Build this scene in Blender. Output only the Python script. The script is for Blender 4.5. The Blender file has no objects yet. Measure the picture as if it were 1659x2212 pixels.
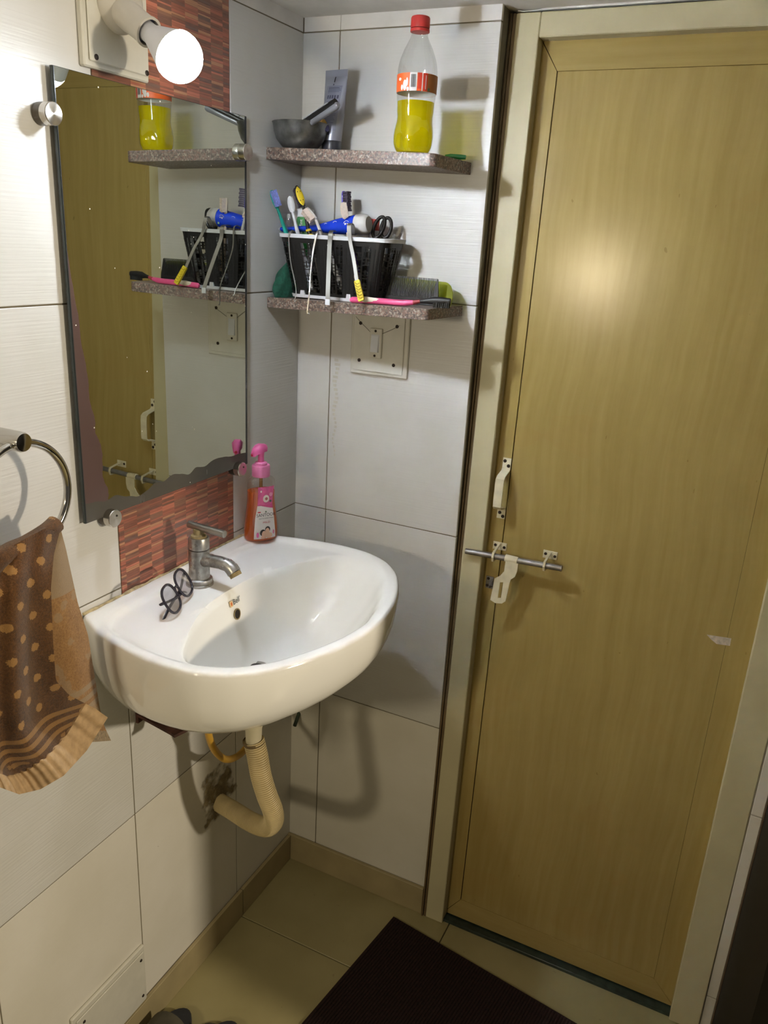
import bpy, math, random
from mathutils import Vector, Matrix
random.seed(7)
PI = math.pi
# ------------------------------------------------------------------ camera, world, lights, exposure
W, H, F = 1659.0, 2212.0, 1720.63
CAM = Vector((0.87063, -1.40975, 1.50704))
RIGHT = Vector((0.89742068, 0.43800437, 0.05280425))
DOWN = Vector((0.18731199, -0.26991655, -0.9444889))
FWD = Vector((-0.39943752, 0.85749474, -0.32427216))
scene = bpy.context.scene
COL = scene.collection
cd = bpy.data.cameras.new('camera')
cd.sensor_fit = 'HORIZONTAL'; cd.sensor_width = 36.0; cd.lens = 36.0 * F / W
cd.clip_start = 0.02; cd.clip_end = 50
cam = bpy.data.objects.new('camera', cd); COL.objects.link(cam)
m = Matrix.Identity(4)
for i in range(3):
    m[i][0] = RIGHT[i]; m[i][1] = -DOWN[i]; m[i][2] = -FWD[i]; m[i][3] = CAM[i]
cam.matrix_world = m
scene.camera = cam
wd = bpy.data.worlds.new('world'); scene.world = wd; wd.use_nodes = True
wd.node_tree.nodes['Background'].inputs[0].default_value = (1.0, 0.90, 0.74, 1)
wd.node_tree.nodes['Background'].inputs[1].default_value = 0.07
vs = scene.view_settings
vs.view_transform = 'Standard'; vs.look = 'None'; vs.gamma = 1.0; vs.use_curve_mapping = False
vs.exposure = 0.15
BULB = Vector((0.1282, -0.5062, 1.7104)); BULB_R = 0.0305; BULB_STRENGTH = 1220.0
BULB_AXIS = Vector((0.855, -0.075, -0.513)).normalized()      # the lamp points out into the room and down
def room_lamp(name, loc, power, color, radius):
    l = bpy.data.lights.new(name, 'POINT'); l.energy = power; l.color = color; l.shadow_soft_size = radius
    o = bpy.data.objects.new(name, l); COL.objects.link(o); o.location = loc
    return o
# the two warm lamps of the room behind the photographer (their shadows and glints show in the photo)
room_lamp('room_lamp_side', (2.40, -0.56, 1.45), 102.0, (1.0, 0.86, 0.64), 0.06)
room_lamp('room_lamp_rear', (0.10, -2.20, 1.53), 25.0, (1.0, 0.84, 0.56), 0.07)

# ------------------------------------------------------------------ measuring helpers
def ray(u, v):
    return RIGHT * ((u - W / 2) / F) + DOWN * ((v - H / 2) / F) + FWD
def at(u, v, ax, val):
    r = ray(u, v); i = 'xyz'.index(ax)
    return CAM + r * ((val - CAM[i]) / r[i])
def atp(u, v, p0, n):
    r = ray(u, v); n = Vector(n)
    return CAM + r * (((Vector(p0) - CAM).dot(n)) / r.dot(n))
def lerp(a, b, t): return a + (b - a) * t
def interp(x, xs, ys):
    if x <= xs[0]: return ys[0]
    for i in range(len(xs) - 1):
        if x <= xs[i + 1]:
            return lerp(ys[i], ys[i + 1], (x - xs[i]) / (xs[i + 1] - xs[i]))
    return ys[-1]
def sstep(t):
    t = max(0.0, min(1.0, t)); return t * t * (3 - 2 * t)

# ------------------------------------------------------------------ mesh builder
class MB:
    def __init__(self, xf=None):
        self.v = []; self.f = []; self.mi = []; self.xf = xf; self.m = 0; self.uv = None
    def add(self, vs, fs):
        b = len(self.v)
        for p in vs:
            p = Vector(p)
            self.v.append(self.xf @ p if self.xf else p)
        for f in fs:
            self.f.append([b + i for i in f]); self.mi.append(self.m)
        return b
    def box(self, lo, hi, c=0.0):
        x0, y0, z0 = lo; x1, y1, z1 = hi
        if c <= 0:
            vs = [(x0,y0,z0),(x1,y0,z0),(x1,y1,z0),(x0,y1,z0),(x0,y0,z1),(x1,y0,z1),(x1,y1,z1),(x0,y1,z1)]
            fs = [(0,3,2,1),(4,5,6,7),(0,1,5,4),(1,2,6,5),(2,3,7,6),(3,0,4,7)]
            self.add(vs, fs); return self
        # chamfered box
        vs = []; idx = {}
        for sx in (0,1):
            for sy in (0,1):
                for sz in (0,1):
                    P = (x1 if sx else x0, y1 if sy else y0, z1 if sz else z0)
                    d = (-c if sx else c, -c if sy else c, -c if sz else c)
                    for a in range(3):
                        q = [P[k] + (d[k] if k != a else 0) for k in range(3)]
                        idx[(sx,sy,sz,a)] = len(vs); vs.append(q)
        fs = []
        for a in range(3):
            b_, c_ = (a+1) % 3, (a+2) % 3
            for s in (0,1):
                quad = []
                for (p, q) in ((0,0),(1,0),(1,1),(0,1)):
                    k = [0,0,0]; k[a] = s; k[b_] = p; k[c_] = q
                    quad.append(idx[(k[0],k[1],k[2],a)])
                fs.append(quad if s else quad[::-1])
        for a in range(3):
            b_, c_ = (a+1) % 3, (a+2) % 3
            for p in (0,1):
                for q in (0,1):
                    k0 = [0,0,0]; k1 = [0,0,0]; k1[a] = 1
                    for k in (k0,k1): k[b_] = p; k[c_] = q
                    quad = [idx[(*k0,b_)], idx[(*k1,b_)], idx[(*k1,c_)], idx[(*k0,c_)]]
                    if p == q: quad = quad[::-1]
                    fs.append(quad)
        for sx in (0,1):
            for sy in (0,1):
                for sz in (0,1):
                    t = [idx[(sx,sy,sz,a)] for a in range(3)]
                    if (sx+sy+sz) % 2 == 0: t = t[::-1]
                    fs.append(t)
        self.add(vs, fs); return self
    def rings(self, rs, closed=True, cap0=True, cap1=True):
        n = len(rs[0]); b = self.add([p for r in rs for p in r], [])
        for i in range(len(rs) - 1):
            for j in range(n if closed else n - 1):
                k = (j + 1) % n
                self.f.append([b+i*n+j, b+i*n+k, b+(i+1)*n+k, b+(i+1)*n+j]); self.mi.append(self.m)
        if cap0: self.f.append([b+j for j in range(n)][::-1]); self.mi.append(self.m)
        if cap1: self.f.append([b+(len(rs)-1)*n+j for j in range(n)]); self.mi.append(self.m)
        return self
    def tube(self, pts, r, seg=10, cap=True, closed=False, flat=1.0, up=None):
        pts = [Vector(p) for p in pts]; n = len(pts)
        rr = r if isinstance(r, (list, tuple)) else [r] * n
        rs = []; prev = None
        for i, p in enumerate(pts):
            if closed: d = pts[(i+1) % n] - pts[(i-1) % n]
            else: d = pts[min(i+1,n-1)] - pts[max(i-1,0)]
            d.normalize()
            if prev is None:
                a = Vector(up) if up else (Vector((0,0,1)) if abs(d.z) < 0.9 else Vector((1,0,0)))
            else: a = prev
            a = (a - d * a.dot(d)).normalized(); prev = a; c = d.cross(a)
            rs.append([p + (a * math.cos(2*PI*k/seg) + c * (math.sin(2*PI*k/seg) * flat)) * rr[i] for k in range(seg)])
        if closed: rs.append(rs[0])
        self.rings(rs, True, cap and not closed, cap and not closed); return self
    def cyl(self, p0, p1, r0, r1=None, seg=20):
        return self.tube([p0, p1], [r0, r0 if r1 is None else r1], seg)
    def lathe(self, prof, org=(0,0,0), axis=(0,0,1), seg=32, cap0=True, cap1=True, sx=1.0, rot=None):
        org = Vector(org); ax = Vector(axis).normalized()
        a = (Vector((1,0,0)) if abs(ax.x) < 0.9 else Vector((0,1,0)))
        if rot: a = Vector(rot)
        a = (a - ax * a.dot(ax)).normalized(); c = ax.cross(a)
        rs = [[org + ax * z + (a * math.cos(2*PI*k/seg) * sx + c * math.sin(2*PI*k/seg)) * r for k in range(seg)] for r, z in prof]
        self.rings(rs, True, cap0, cap1); return self
    def prism(self, poly, fn, d0, d1):
        """poly: 2D points; fn(a,b,d)->3D"""
        n = len(poly)
        self.rings([[fn(a, b, d0) for a, b in poly], [fn(a, b, d1) for a, b in poly]])
        return self
    def ell(self, c, r, seg=16, rg=10):
        c = Vector(c); rs = []
        for i in range(1, rg):
            t = PI * i / rg
            rs.append([c + Vector((r[0]*math.sin(t)*math.cos(2*PI*k/seg), r[1]*math.sin(t)*math.sin(2*PI*k/seg), -r[2]*math.cos(t))) for k in range(seg)])
        self.rings(rs); return self
    def strip(self, pts, wdir, w, th):
        """flat bent metal strip along pts, width direction wdir (vector), width w, thickness th"""
        pts = [Vector(p) for p in pts]; n = len(pts); rs = []
        ws = w if isinstance(w, (list, tuple)) else [w] * n
        for i, p in enumerate(pts):
            d = (pts[min(i+1,n-1)] - pts[max(i-1,0)]).normalized()
            wd_ = Vector(wdir); wd_ = (wd_ - d * wd_.dot(d)).normalized(); nn = d.cross(wd_)
            h = ws[i] / 2
            rs.append([p - wd_*h - nn*th/2, p + wd_*h - nn*th/2, p + wd_*h + nn*th/2, p - wd_*h + nn*th/2])
        self.rings(rs); return self
    def build(self, name, mat, parent=None, sharp=40, label=None, kind=None):
        me = bpy.data.meshes.new(name)
        org = ORG.get(parent, Vector()) if parent else Vector()
        me.from_pydata([tuple(p - org) for p in self.v], [], self.f)
        for mm in (mat if isinstance(mat, (list, tuple)) else [mat]): me.materials.append(mm)
        for p, i in zip(me.polygons, self.mi): p.material_index = i
        if self.uv:
            ul = me.uv_layers.new(name='uv')
            for lp in me.loops: ul.data[lp.index].uv = self.uv[lp.vertex_index]
        me.validate(); me.update()
        if sharp:
            me.polygons.foreach_set('use_smooth', [True] * len(me.polygons))
            me.set_sharp_from_angle(angle=math.radians(sharp))
        o = bpy.data.objects.new(name, me); COL.objects.link(o)
        if parent: o.parent = parent; ORG[o] = org
        if label: o['label'] = label
        if kind: o['kind'] = kind
        return o
ORG = {}
def thing(name, label, cat, loc, group=None):
    o = bpy.data.objects.new(name, None); COL.objects.link(o)
    o.empty_display_size = 0.02; o.location = loc; ORG[o] = Vector(loc)
    o['label'] = label; o['category'] = cat
    if group: o['group'] = group
    return o
def tag(o, label, cat, group=None):
    o['label'] = label; o['category'] = cat
    if group: o['group'] = group
    return o
def struct(o): o['kind'] = 'structure'; return o
def axes(org, z, x=None):
    z = Vector(z).normalized()
    x = Vector(x) if x else (Vector((1,0,0)) if abs(z.x) < 0.9 else Vector((0,1,0)))
    x = (x - z * x.dot(z)).normalized(); y = z.cross(x)
    mm = Matrix.Identity(4)
    for i in range(3): mm[i][0] = x[i]; mm[i][1] = y[i]; mm[i][2] = z[i]; mm[i][3] = org[i]
    return mm
def text(name, body, mat, size, mtx, parent, extrude=0.0, sx=1.0):
    cu = bpy.data.curves.new(name, 'FONT'); cu.body = body; cu.size = size
    cu.align_x = 'CENTER'; cu.align_y = 'CENTER'; cu.extrude = extrude; cu.resolution_u = 3
    to = bpy.data.objects.new(name + '_curve', cu); COL.objects.link(to)
    dg = bpy.context.evaluated_depsgraph_get(); dg.update()
    me = bpy.data.meshes.new_from_object(to.evaluated_get(dg))
    bpy.data.objects.remove(to); bpy.data.curves.remove(cu)
    org = ORG.get(parent, Vector())
    for v in me.vertices:
        p = mtx @ Vector((v.co.x * sx, v.co.y, v.co.z)); v.co = p - org
    me.materials.clear(); me.materials.append(mat); me.name = name
    o = bpy.data.objects.new(name, me); COL.objects.link(o); o.parent = parent; ORG[o] = org
    return o

# ------------------------------------------------------------------ materials
def lin(c):
    r = []
    for x in c[:3]:
        x = x / 255.0
        r.append(x / 12.92 if x <= 0.04045 else ((x + 0.055) / 1.055) ** 2.4)
    return (*r, 1.0)
class NT:
    def __init__(self, name):
        self.mat = bpy.data.materials.new(name); self.mat.use_nodes = True
        self.t = self.mat.node_tree; self.n = self.t.nodes; self.l = self.t.links
        self.bs = self.n['Principled BSDF']; self.out = self.n['Material Output']
    def node(self, ty, **kw):
        n = self.n.new(ty)
        for k, v in kw.items(): setattr(n, k, v)
        return n
    def link(self, a, b): self.l.new(a, b)
    def math(self, op, a, b=None, c=None):
        n = self.node('ShaderNodeMath', operation=op)
        for i, x in enumerate((a, b, c)):
            if x is None: continue
            if isinstance(x, (int, float)): n.inputs[i].default_value = x
            else: self.link(x, n.inputs[i])
        return n.outputs[0]
    def pos(self):
        g = self.node('ShaderNodeNewGeometry'); s = self.node('ShaderNodeSeparateXYZ')
        self.link(g.outputs['Position'], s.inputs[0]); return g.outputs['Position'], s.outputs
    def scaled(self, vec, sc):
        n = self.node('ShaderNodeVectorMath', operation='MULTIPLY'); n.inputs[1].default_value = sc
        self.link(vec, n.inputs[0]); return n.outputs[0]
    def noise(self, vec, scale, detail=3.0, rough=0.5):
        n = self.node('ShaderNodeTexNoise'); n.inputs['Scale'].default_value = scale
        n.inputs['Detail'].default_value = detail; n.inputs['Roughness'].default_value = rough
        self.link(vec, n.inputs['Vector']); return n.outputs['Fac']
    def ramp(self, fac, stops, const=False):
        n = self.node('ShaderNodeValToRGB'); cr = n.color_ramp
        if const: cr.interpolation = 'CONSTANT'
        while len(cr.elements) < len(stops): cr.elements.new(0.5)
        for e, (p, c) in zip(cr.elements, stops): e.position = p; e.color = c if len(c) == 4 else (*c, 1)
        self.link(fac, n.inputs[0]); return n.outputs['Color']
    def mix(self, fac, a, b):
        n = self.node('ShaderNodeMix', data_type='RGBA')
        if isinstance(fac, (int, float)): n.inputs['Factor'].default_value = fac
        else: self.link(fac, n.inputs['Factor'])
        for k, x in ((6, a), (7, b)):
            if isinstance(x, tuple): n.inputs[k].default_value = x
            else: self.link(x, n.inputs[k])
        return n.outputs[2]
    def bump(self, h, strength, dist=0.001):
        n = self.node('ShaderNodeBump'); n.inputs['Strength'].default_value = strength
        n.inputs['Distance'].default_value = dist
        self.link(h, n.inputs['Height']); self.link(n.outputs[0], self.bs.inputs['Normal']); return n
    def col(self, c):
        if isinstance(c, tuple): self.bs.inputs['Base Color'].default_value = c
        else: self.link(c, self.bs.inputs['Base Color'])
        return self
    def set(self, rough=None, metal=None, spec=None, coat=None):
        b = self.bs.inputs
        if rough is not None: b['Roughness'].default_value = rough
        if metal is not None: b['Metallic'].default_value = metal
        if spec is not None: b['Specular IOR Level'].default_value = spec
        if coat is not None: b['Coat Weight'].default_value = coat; b['Coat Roughness'].default_value = 0.05
        return self
def plain(name, c, rough=0.4, metal=0.0, var=0.08, vscale=40.0, bump=0.0, bscale=200.0, spec=0.5):
    """solid colour with a little mottling and fine relief"""
    n = NT(name); pos, _ = n.pos(); c = lin(c)
    f = n.noise(pos, vscale, 4)
    d = tuple(x * (1 - var) for x in c[:3]) + (1,); e = tuple(min(1, x * (1 + var)) for x in c[:3]) + (1,)
    n.col(n.ramp(f, [(0.3, d), (0.7, e)])).set(rough, metal, spec)
    if bump: n.bump(n.noise(pos, bscale, 3), bump, 0.0006)
    return n.mat
def see_through(name, tint, gloss=0.08, body=None, body_fac=0.0, rough=0.05):
    """thin clear plastic or tinted liquid: straight-through tint, a glossy skin, a bit of body colour"""
    n = NT(name); n.n.remove(n.bs)
    tr = n.node('ShaderNodeBsdfTransparent'); tr.inputs[0].default_value = tint
    sh = tr.outputs[0]
    if body:
        df = n.node('ShaderNodeBsdfDiffuse'); df.inputs[0].default_value = body
        tl = n.node('ShaderNodeBsdfTranslucent'); tl.inputs[0].default_value = body
        a = n.node('ShaderNodeMixShader'); a.inputs[0].default_value = 0.6
        n.link(df.outputs[0], a.inputs[1]); n.link(tl.outputs[0], a.inputs[2])
        b = n.node('ShaderNodeMixShader'); b.inputs[0].default_value = body_fac
        n.link(sh, b.inputs[1]); n.link(a.outputs[0], b.inputs[2]); sh = b.outputs[0]
    gl = n.node('ShaderNodeBsdfGlossy'); gl.inputs['Roughness'].default_value = rough
    fr = n.node('ShaderNodeLayerWeight'); fr.inputs[0].default_value = 0.25
    k = n.math('MULTIPLY_ADD', fr.outputs['Facing'], 0.35, gloss)
    g = n.node('ShaderNodeMixShader'); n.link(k, g.inputs[0]); n.link(sh, g.inputs[1]); n.link(gl.outputs[0], g.inputs[2])
    n.link(g.outputs[0], n.out.inputs['Surface'])
    return n.mat

def wall_tile_mat(name, c, ribs=0.35):
    n = NT(name); pos, xyz = n.pos()
    along = n.math('ADD', xyz[0], xyz[1])
    cv = n.node('ShaderNodeCombineXYZ')
    n.link(n.math('MULTIPLY', along, 9.0), cv.inputs[0]); n.link(n.math('MULTIPLY', xyz[2], 330.0), cv.inputs[1])
    rib = n.noise(cv.outputs[0], 1.0, 2.0, 0.4)
    fac = n.noise(pos, 7.0, 4)
    c = lin(c); d = (c[0]*0.93, c[1]*0.925, c[2]*0.90, 1)
    base = n.ramp(fac, [(0.35, d), (0.65, c)])
    base = n.mix(n.math('MULTIPLY', rib, 0.10), base, (c[0]*0.72, c[1]*0.71, c[2]*0.68, 1))
    spots = n.noise(pos, 60.0, 2)
    base = n.mix(n.math('GREATER_THAN', spots, 0.80), base, lin((150, 140, 118)))
    n.col(base).set(0.33, 0, 0.35)
    n.bump(rib, ribs, 0.0012)
    return n.mat
M_TILE = wall_tile_mat('white_ribbed_tile', (218, 218, 217), 0.35)
M_TILE_LOW = wall_tile_mat('white_plain_tile', (228, 225, 217), 0.07)
M_GROUT = plain('grout', (120, 112, 94), 0.9, bump=0.4)
M_PLASTER = plain('old_plaster', (226, 224, 221), 0.85, var=0.1, vscale=14, bump=0.8, bscale=60)
def mosaic_mat():
    n = NT('printed_red_mosaic'); pos, xyz = n.pos()
    colx = n.math('FLOOR', n.math('DIVIDE', xyz[1], 0.0302))
    wn = n.node('ShaderNodeTexWhiteNoise', noise_dimensions='1D'); n.link(colx, wn.inputs['W'])
    zz = n.math('ADD', n.math('DIVIDE', xyz[2], 0.0038), n.math('MULTIPLY', wn.outputs['Value'], 7.3))
    # uneven strip heights
    cv = n.node('ShaderNodeCombineXYZ'); n.link(n.math('MULTIPLY', zz, 0.9), cv.inputs[0]); n.link(n.math('MULTIPLY', colx, 3.7), cv.inputs[1])
    zz = n.math('ADD', zz, n.math('MULTIPLY', n.noise(cv.outputs[0], 1.0, 0), 1.6))
    strip = n.math('FLOOR', zz)
    c2 = n.node('ShaderNodeCombineXYZ'); n.link(colx, c2.inputs[0]); n.link(strip, c2.inputs[1])
    w2 = n.node('ShaderNodeTexWhiteNoise', noise_dimensions='2D'); n.link(c2.outputs[0], w2.inputs['Vector'])
    pal = [(0.0, lin((112, 70, 60))), (0.2, lin((142, 84, 70))), (0.36, lin((96, 70, 64))), (0.5, lin((160, 92, 76))),
           (0.63, lin((176, 132, 100))), (0.75, lin((122, 90, 76))), (0.86, lin((184, 112, 92))), (0.94, lin((88, 76, 76)))]
    c = n.ramp(w2.outputs['Value'], pal, True)
    fr = n.math('FRACT', zz)
    edge = n.math('LESS_THAN', fr, 0.16)
    c = n.mix(n.math('MULTIPLY', edge, 0.55), c, lin((66, 40, 36)))
    sv = n.scaled(pos, (1, 60, 500)); g = n.noise(sv, 1.0, 2)
    c = n.mix(n.math('MULTIPLY', g, 0.25), c, lin((214, 150, 120)))
    n.col(c).set(0.3)
    return n.mat
M_MOSAIC = mosaic_mat()
def floor_mat():
    n = NT('beige_floor_tile'); pos, xyz = n.pos()
    f = n.noise(pos, 5.0, 5); g = n.noise(pos, 45.0, 3)
    c = n.ramp(f, [(0.3, lin((146, 137, 97))), (0.7, lin((164, 155, 115)))])
    c = n.mix(n.math('MULTIPLY', n.math('GREATER_THAN', g, 0.72), 0.4), c, lin((120, 106, 72)))
    n.col(c).set(0.35); return n.mat
M_FLOOR = floor_mat()
M_BASE = plain('skirting_tile', (166, 152, 116), 0.4, var=0.12, vscale=12)
def door_mat(name, a, b, rough, horiz=False):
    n = NT(name); pos, xyz = n.pos()
    sv = n.scaled(pos, (4, 4, 55) if horiz else (70, 70, 3.2))
    w = n.noise(pos, 2.2, 3)
    vv = n.node('ShaderNodeVectorMath', operation='ADD'); n.link(sv, vv.inputs[0])
    cb = n.node('ShaderNodeCombineXYZ'); n.link(n.math('MULTIPLY', w, 4.0), cb.inputs[0]); n.link(cb.outputs[0], vv.inputs[1])
    g = n.noise(vv.outputs[0], 1.0, 5, 0.6)
    blot = n.noise(pos, 4.5, 3)
    c = n.ramp(g, [(0.25, lin(a)), (0.75, lin(b))])
    c = n.mix(n.math('MULTIPLY', n.math('GREATER_THAN', blot, 0.62), 0.06), c, lin((170, 118, 60)))
    sp = n.noise(n.scaled(pos, (1, 1, 0.35)), 95.0, 1)
    c = n.mix(n.math('MULTIPLY', n.math('GREATER_THAN', sp, 0.80), 0.3), c, lin((100, 78, 36)))
    n.col(c).set(rough, 0, 0.45)
    n.bump(g, 0.04, 0.001)
    return n.mat
M_DOOR = door_mat('door_laminate', (158, 137, 80), (174, 153, 95), 0.22)
M_DOOR_H = door_mat('door_laminate_rail', (158, 137, 80), (174, 153, 95), 0.22, True)
M_FRAME = plain('cream_painted_frame', (198, 190, 156), 0.5, var=0.05, vscale=9, bump=0.15, bscale=30)
M_BEAD = plain('brown_wood_bead', (104, 86, 58), 0.6, var=0.2, vscale=30)
M_DARK = plain('dark_gap', (30, 22, 14), 0.8)
M_PARTITION = plain('dark_brown_laminate', (15, 10, 8), 0.6, var=0.3, vscale=8, spec=0.2)
M_PART_EDGE = plain('brown_edge_band', (92, 74, 56), 0.6)
def granite_mat():
    n = NT('granite'); pos, xyz = n.pos()
    v = n.node('ShaderNodeTexVoronoi'); v.inputs['Scale'].default_value = 380.0; n.link(pos, v.inputs['Vector'])
    s = n.node('ShaderNodeSeparateColor'); n.link(v.outputs['Color'], s.inputs[0])
    c = n.ramp(s.outputs[0], [(0.0, lin((66, 58, 56))), (0.25, lin((112, 98, 90))), (0.5, lin((150, 130, 118))), (0.72, lin((128, 92, 82))), (0.88, lin((176, 166, 156)))], True)
    g = n.noise(pos, 90.0, 3)
    c = n.mix(n.math('MULTIPLY', g, 0.8), c, lin((104, 92, 84)))
    n.col(c).set(0.42); n.bump(n.noise(pos, 300, 2), 0.2, 0.0008); return n.mat
M_GRANITE = granite_mat()
M_CERAMIC = NT('white_glazed_ceramic').col(lin((243, 243, 241))).set(0.07, 0, 0.5).mat
M_CHROME = NT('polished_chrome').col(lin((200, 198, 194))).set(0.12, 1.0).mat
def old_chrome():
    n = NT('stained_chrome'); pos, _ = n.pos(); f = n.noise(pos, 70, 4)
    n.col(n.ramp(f, [(0.3, lin((140, 139, 136))), (0.65, lin((190, 190, 190)))])).set(0.3, 0.9)
    r = n.ramp(f, [(0.3, (0.45,)*3), (0.7, (0.22,)*3)]); n.link(r, n.bs.inputs['Roughness']); return n.mat
M_TAP = old_chrome()
M_STEEL = NT('brushed_steel').col(lin((164, 162, 158))).set(0.36, 1.0).mat
M_LIME = plain('limescale', (132, 116, 80), 0.8, var=0.3, vscale=150, bump=0.5)
M_CREAM_METAL = plain('cream_enamelled_metal', (224, 216, 188), 0.4, var=0.1, vscale=60)
M_ROD = plain('worn_grey_steel', (138, 136, 134), 0.4, metal=0.7, var=0.3, vscale=60)
M_SCREW = plain('dark_screw', (40, 30, 26), 0.5, metal=0.3)
M_PLATE = plain('cream_plastic_plate', (208, 206, 196), 0.45, var=0.04)
M_HOLDER = plain('grey_white_plastic', (196, 192, 184), 0.5, var=0.05)
M_BULB_BODY = plain('bulb_white_body', (210, 212, 220), 0.45, var=0.02)
def emit(name, col, s):
    n = NT(name); n.bs.inputs['Emission Color'].default_value = col; n.bs.inputs['Emission Strength'].default_value = s
    n.col((0.9, 0.9, 0.9, 1))
    # a plastic diffuser glows most at its tip and fades towards the body
    g = n.node('ShaderNodeNewGeometry'); d = n.node('ShaderNodeVectorMath', operation='DOT_PRODUCT'); d.inputs[1].default_value = tuple(BULB_AXIS)
    n.link(g.outputs['Normal'], d.inputs[0])
    k = n.math('MULTIPLY', n.math('ADD', n.math('POWER', n.math('MAXIMUM', d.outputs['Value'], 0.0), 2.4), 0.02), s)
    n.link(k, n.bs.inputs['Emission Strength']); return n.mat
M_GLOW = emit('lit_bulb_dome', (0.86, 0.93, 1.0, 1), BULB_STRENGTH)
def mirror_mat():
    n = NT('aged_mirror'); pos, xyz = n.pos()
    y = n.math('ADD', xyz[1], 0.602); z = n.math('SUBTRACT', xyz[2], 1.087)
    wob = n.noise(n.scaled(pos, (1, 18, 18)), 1.0, 3); wob2 = n.noise(n.scaled(pos, (1, 9, 9)), 1.0, 2)
    # silvering lost along the left edge (wider towards the bottom) and along the bottom
    lw = n.math('MULTIPLY', n.math('MAXIMUM', n.math('SUBTRACT', 0.40, z), 0.0), 0.125)
    lw = n.math('ADD', lw, n.math('MULTIPLY', n.math('SUBTRACT', wob, 0.5), n.math('MULTIPLY', lw, 0.9)))
    bw = n.math('ADD', 0.012, n.math('MULTIPLY', n.math('MAXIMUM', n.math('SUBTRACT', wob2, 0.32), 0.0), 0.075))
    m1 = n.math('LESS_THAN', y, lw); m2 = n.math('LESS_THAN', z, bw)
    rt = n.math('GREATER_THAN', y, 0.4005); lf = n.math('LESS_THAN', y, 0.0022)
    brown = n.math('MAXIMUM', m1, m2); edge = n.math('MAXIMUM', rt, lf)
    mask = n.math('MAXIMUM', brown, edge)
    c = n.mix(brown, lin((222, 228, 221)), lin((84, 66, 62)))
    c = n.mix(m2, c, lin((74, 70, 62))); c = n.mix(edge, c, lin((48, 50, 52)))
    vo = n.node('ShaderNodeTexVoronoi'); vo.inputs['Scale'].default_value = 85.0; n.link(pos, vo.inputs['Vector'])
    sp = n.math('LESS_THAN', vo.outputs['Distance'], 0.09)
    rare = n.math('GREATER_THAN', n.noise(pos, 16.0, 2), 0.60)
    sp = n.math('MULTIPLY', sp, rare)
    c = n.mix(sp, c, lin((235, 235, 225)))
    n.col(c)
    n.link(n.math('SUBTRACT', 1.0, n.math('MAXIMUM', mask, sp)), n.bs.inputs['Metallic'])
    smear = n.noise(n.scaled(pos, (1, 26, 7)), 1.0, 3)
    rr = n.math('MULTIPLY', n.math('MAXIMUM', n.math('SUBTRACT', smear, 0.5), 0.0), 0.10)
    n.link(n.math('ADD', n.math('ADD', 0.006, rr), n.math('MULTIPLY', mask, 0.25)), n.bs.inputs['Roughness'])
    return n.mat
M_MIRROR = mirror_mat()
M_GLASS_EDGE = plain('dark_green_glass_edge', (44, 52, 52), 0.2)
M_BLACKPL = plain('black_plastic', (11, 11, 13), 0.45, var=0.1, bump=0.2)
M_WHITEPL = plain('white_plastic', (216, 220, 228), 0.4, var=0.03)
M_DARKMAT = plain('maroon_coir', (34, 14, 13), 0.95, var=0.4, vscale=120, bump=0.6, bscale=400)
M_GREENSTONE = plain('dark_green_marble', (36, 48, 42), 0.35, var=0.5, vscale=60)

# ================================================================== THE SETTING
ZB, ZA, ZT, ZC, ZS, ZCEIL = 0.9526, 1.4005, 1.8520, 0.5070, 0.0737, 1.8760
floor = struct(MB().box((-0.12, -3.2, -0.08), (3.2, 0.12, -0.006)).build('floor', M_GROUT))
g = 0.0011
fx = [0.0, 0.4434, 1.0450]; fy = [0.0, -0.2190, -0.8200, -1.4210]
xs_all = [-0.1576 + 0.601 * i for i in range(0, 6)]; ys_all = [-0.2190 - 0.601 * i for i in range(-1, 6)]
for i in range(len(xs_all) - 1):
    for j in range(len(ys_all) - 1):
        x0, x1 = xs_all[i], xs_all[i+1]; y1, y0 = ys_all[j], ys_all[j+1]
        x0 = max(x0, 0.0); y1 = min(y1, 0.10); x1 = min(x1, 3.2); y0 = max(y0, -3.2)
        if x1 - x0 < 0.02 or y1 - y0 < 0.02: continue
        MB().box((x0 + g, y0 + g, -0.007), (x1 - g, y1 - g, 0.0), 0.0008).build('floor_tile', M_FLOOR, floor, 0)
ceiling = struct(MB().box((-0.12, -1.55, ZCEIL), (1.30, 0.12, ZCEIL + 0.08)).build('ceiling', M_PLASTER))
# left wall with its tiles
YL = [0.0, -0.2235, -0.5255, -0.8270, -1.1280, -1.4290]
wall_left = struct(MB().box((-0.12, -1.43, 0.0), (-0.0016, 0.12, ZCEIL)).build('wall_left', M_GROUT))
def tile_x(y0, y1, z0, z1, mat, name='wall_tile'):
    return MB().box((-0.008, y0 + g, z0 + g), (0.0, y1 - (g if y1 < -0.01 else 0.0), z1 - g), 0.0007).build(name, mat, wall_left, 0)
rows = [ZS - 0.01, ZC, ZB, ZA, ZT]
for c in range(5):
    for r in range(4):
        mosaic = (c == 1 and r >= 2)
        z0 = rows[r]; z1 = rows[r+1]
        if c == 1 and r == 1: z1 = 0.925
        if mosaic and r == 2: z0 = 0.925
        tile_x(YL[c+1], YL[c], z0, z1, M_MOSAIC if mosaic else (M_TILE_LOW if r == 0 else M_TILE), 'mosaic_tile' if mosaic else 'wall_tile')
    mos = c == 1
    MB().box((-0.008, YL[c+1] + g, ZT + g), (-0.0005, YL[c] - g, ZCEIL), 0.0).build('plaster_band' if not mos else 'mosaic_tile', M_PLASTER if not mos else M_MOSAIC, wall_left, 0)
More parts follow.
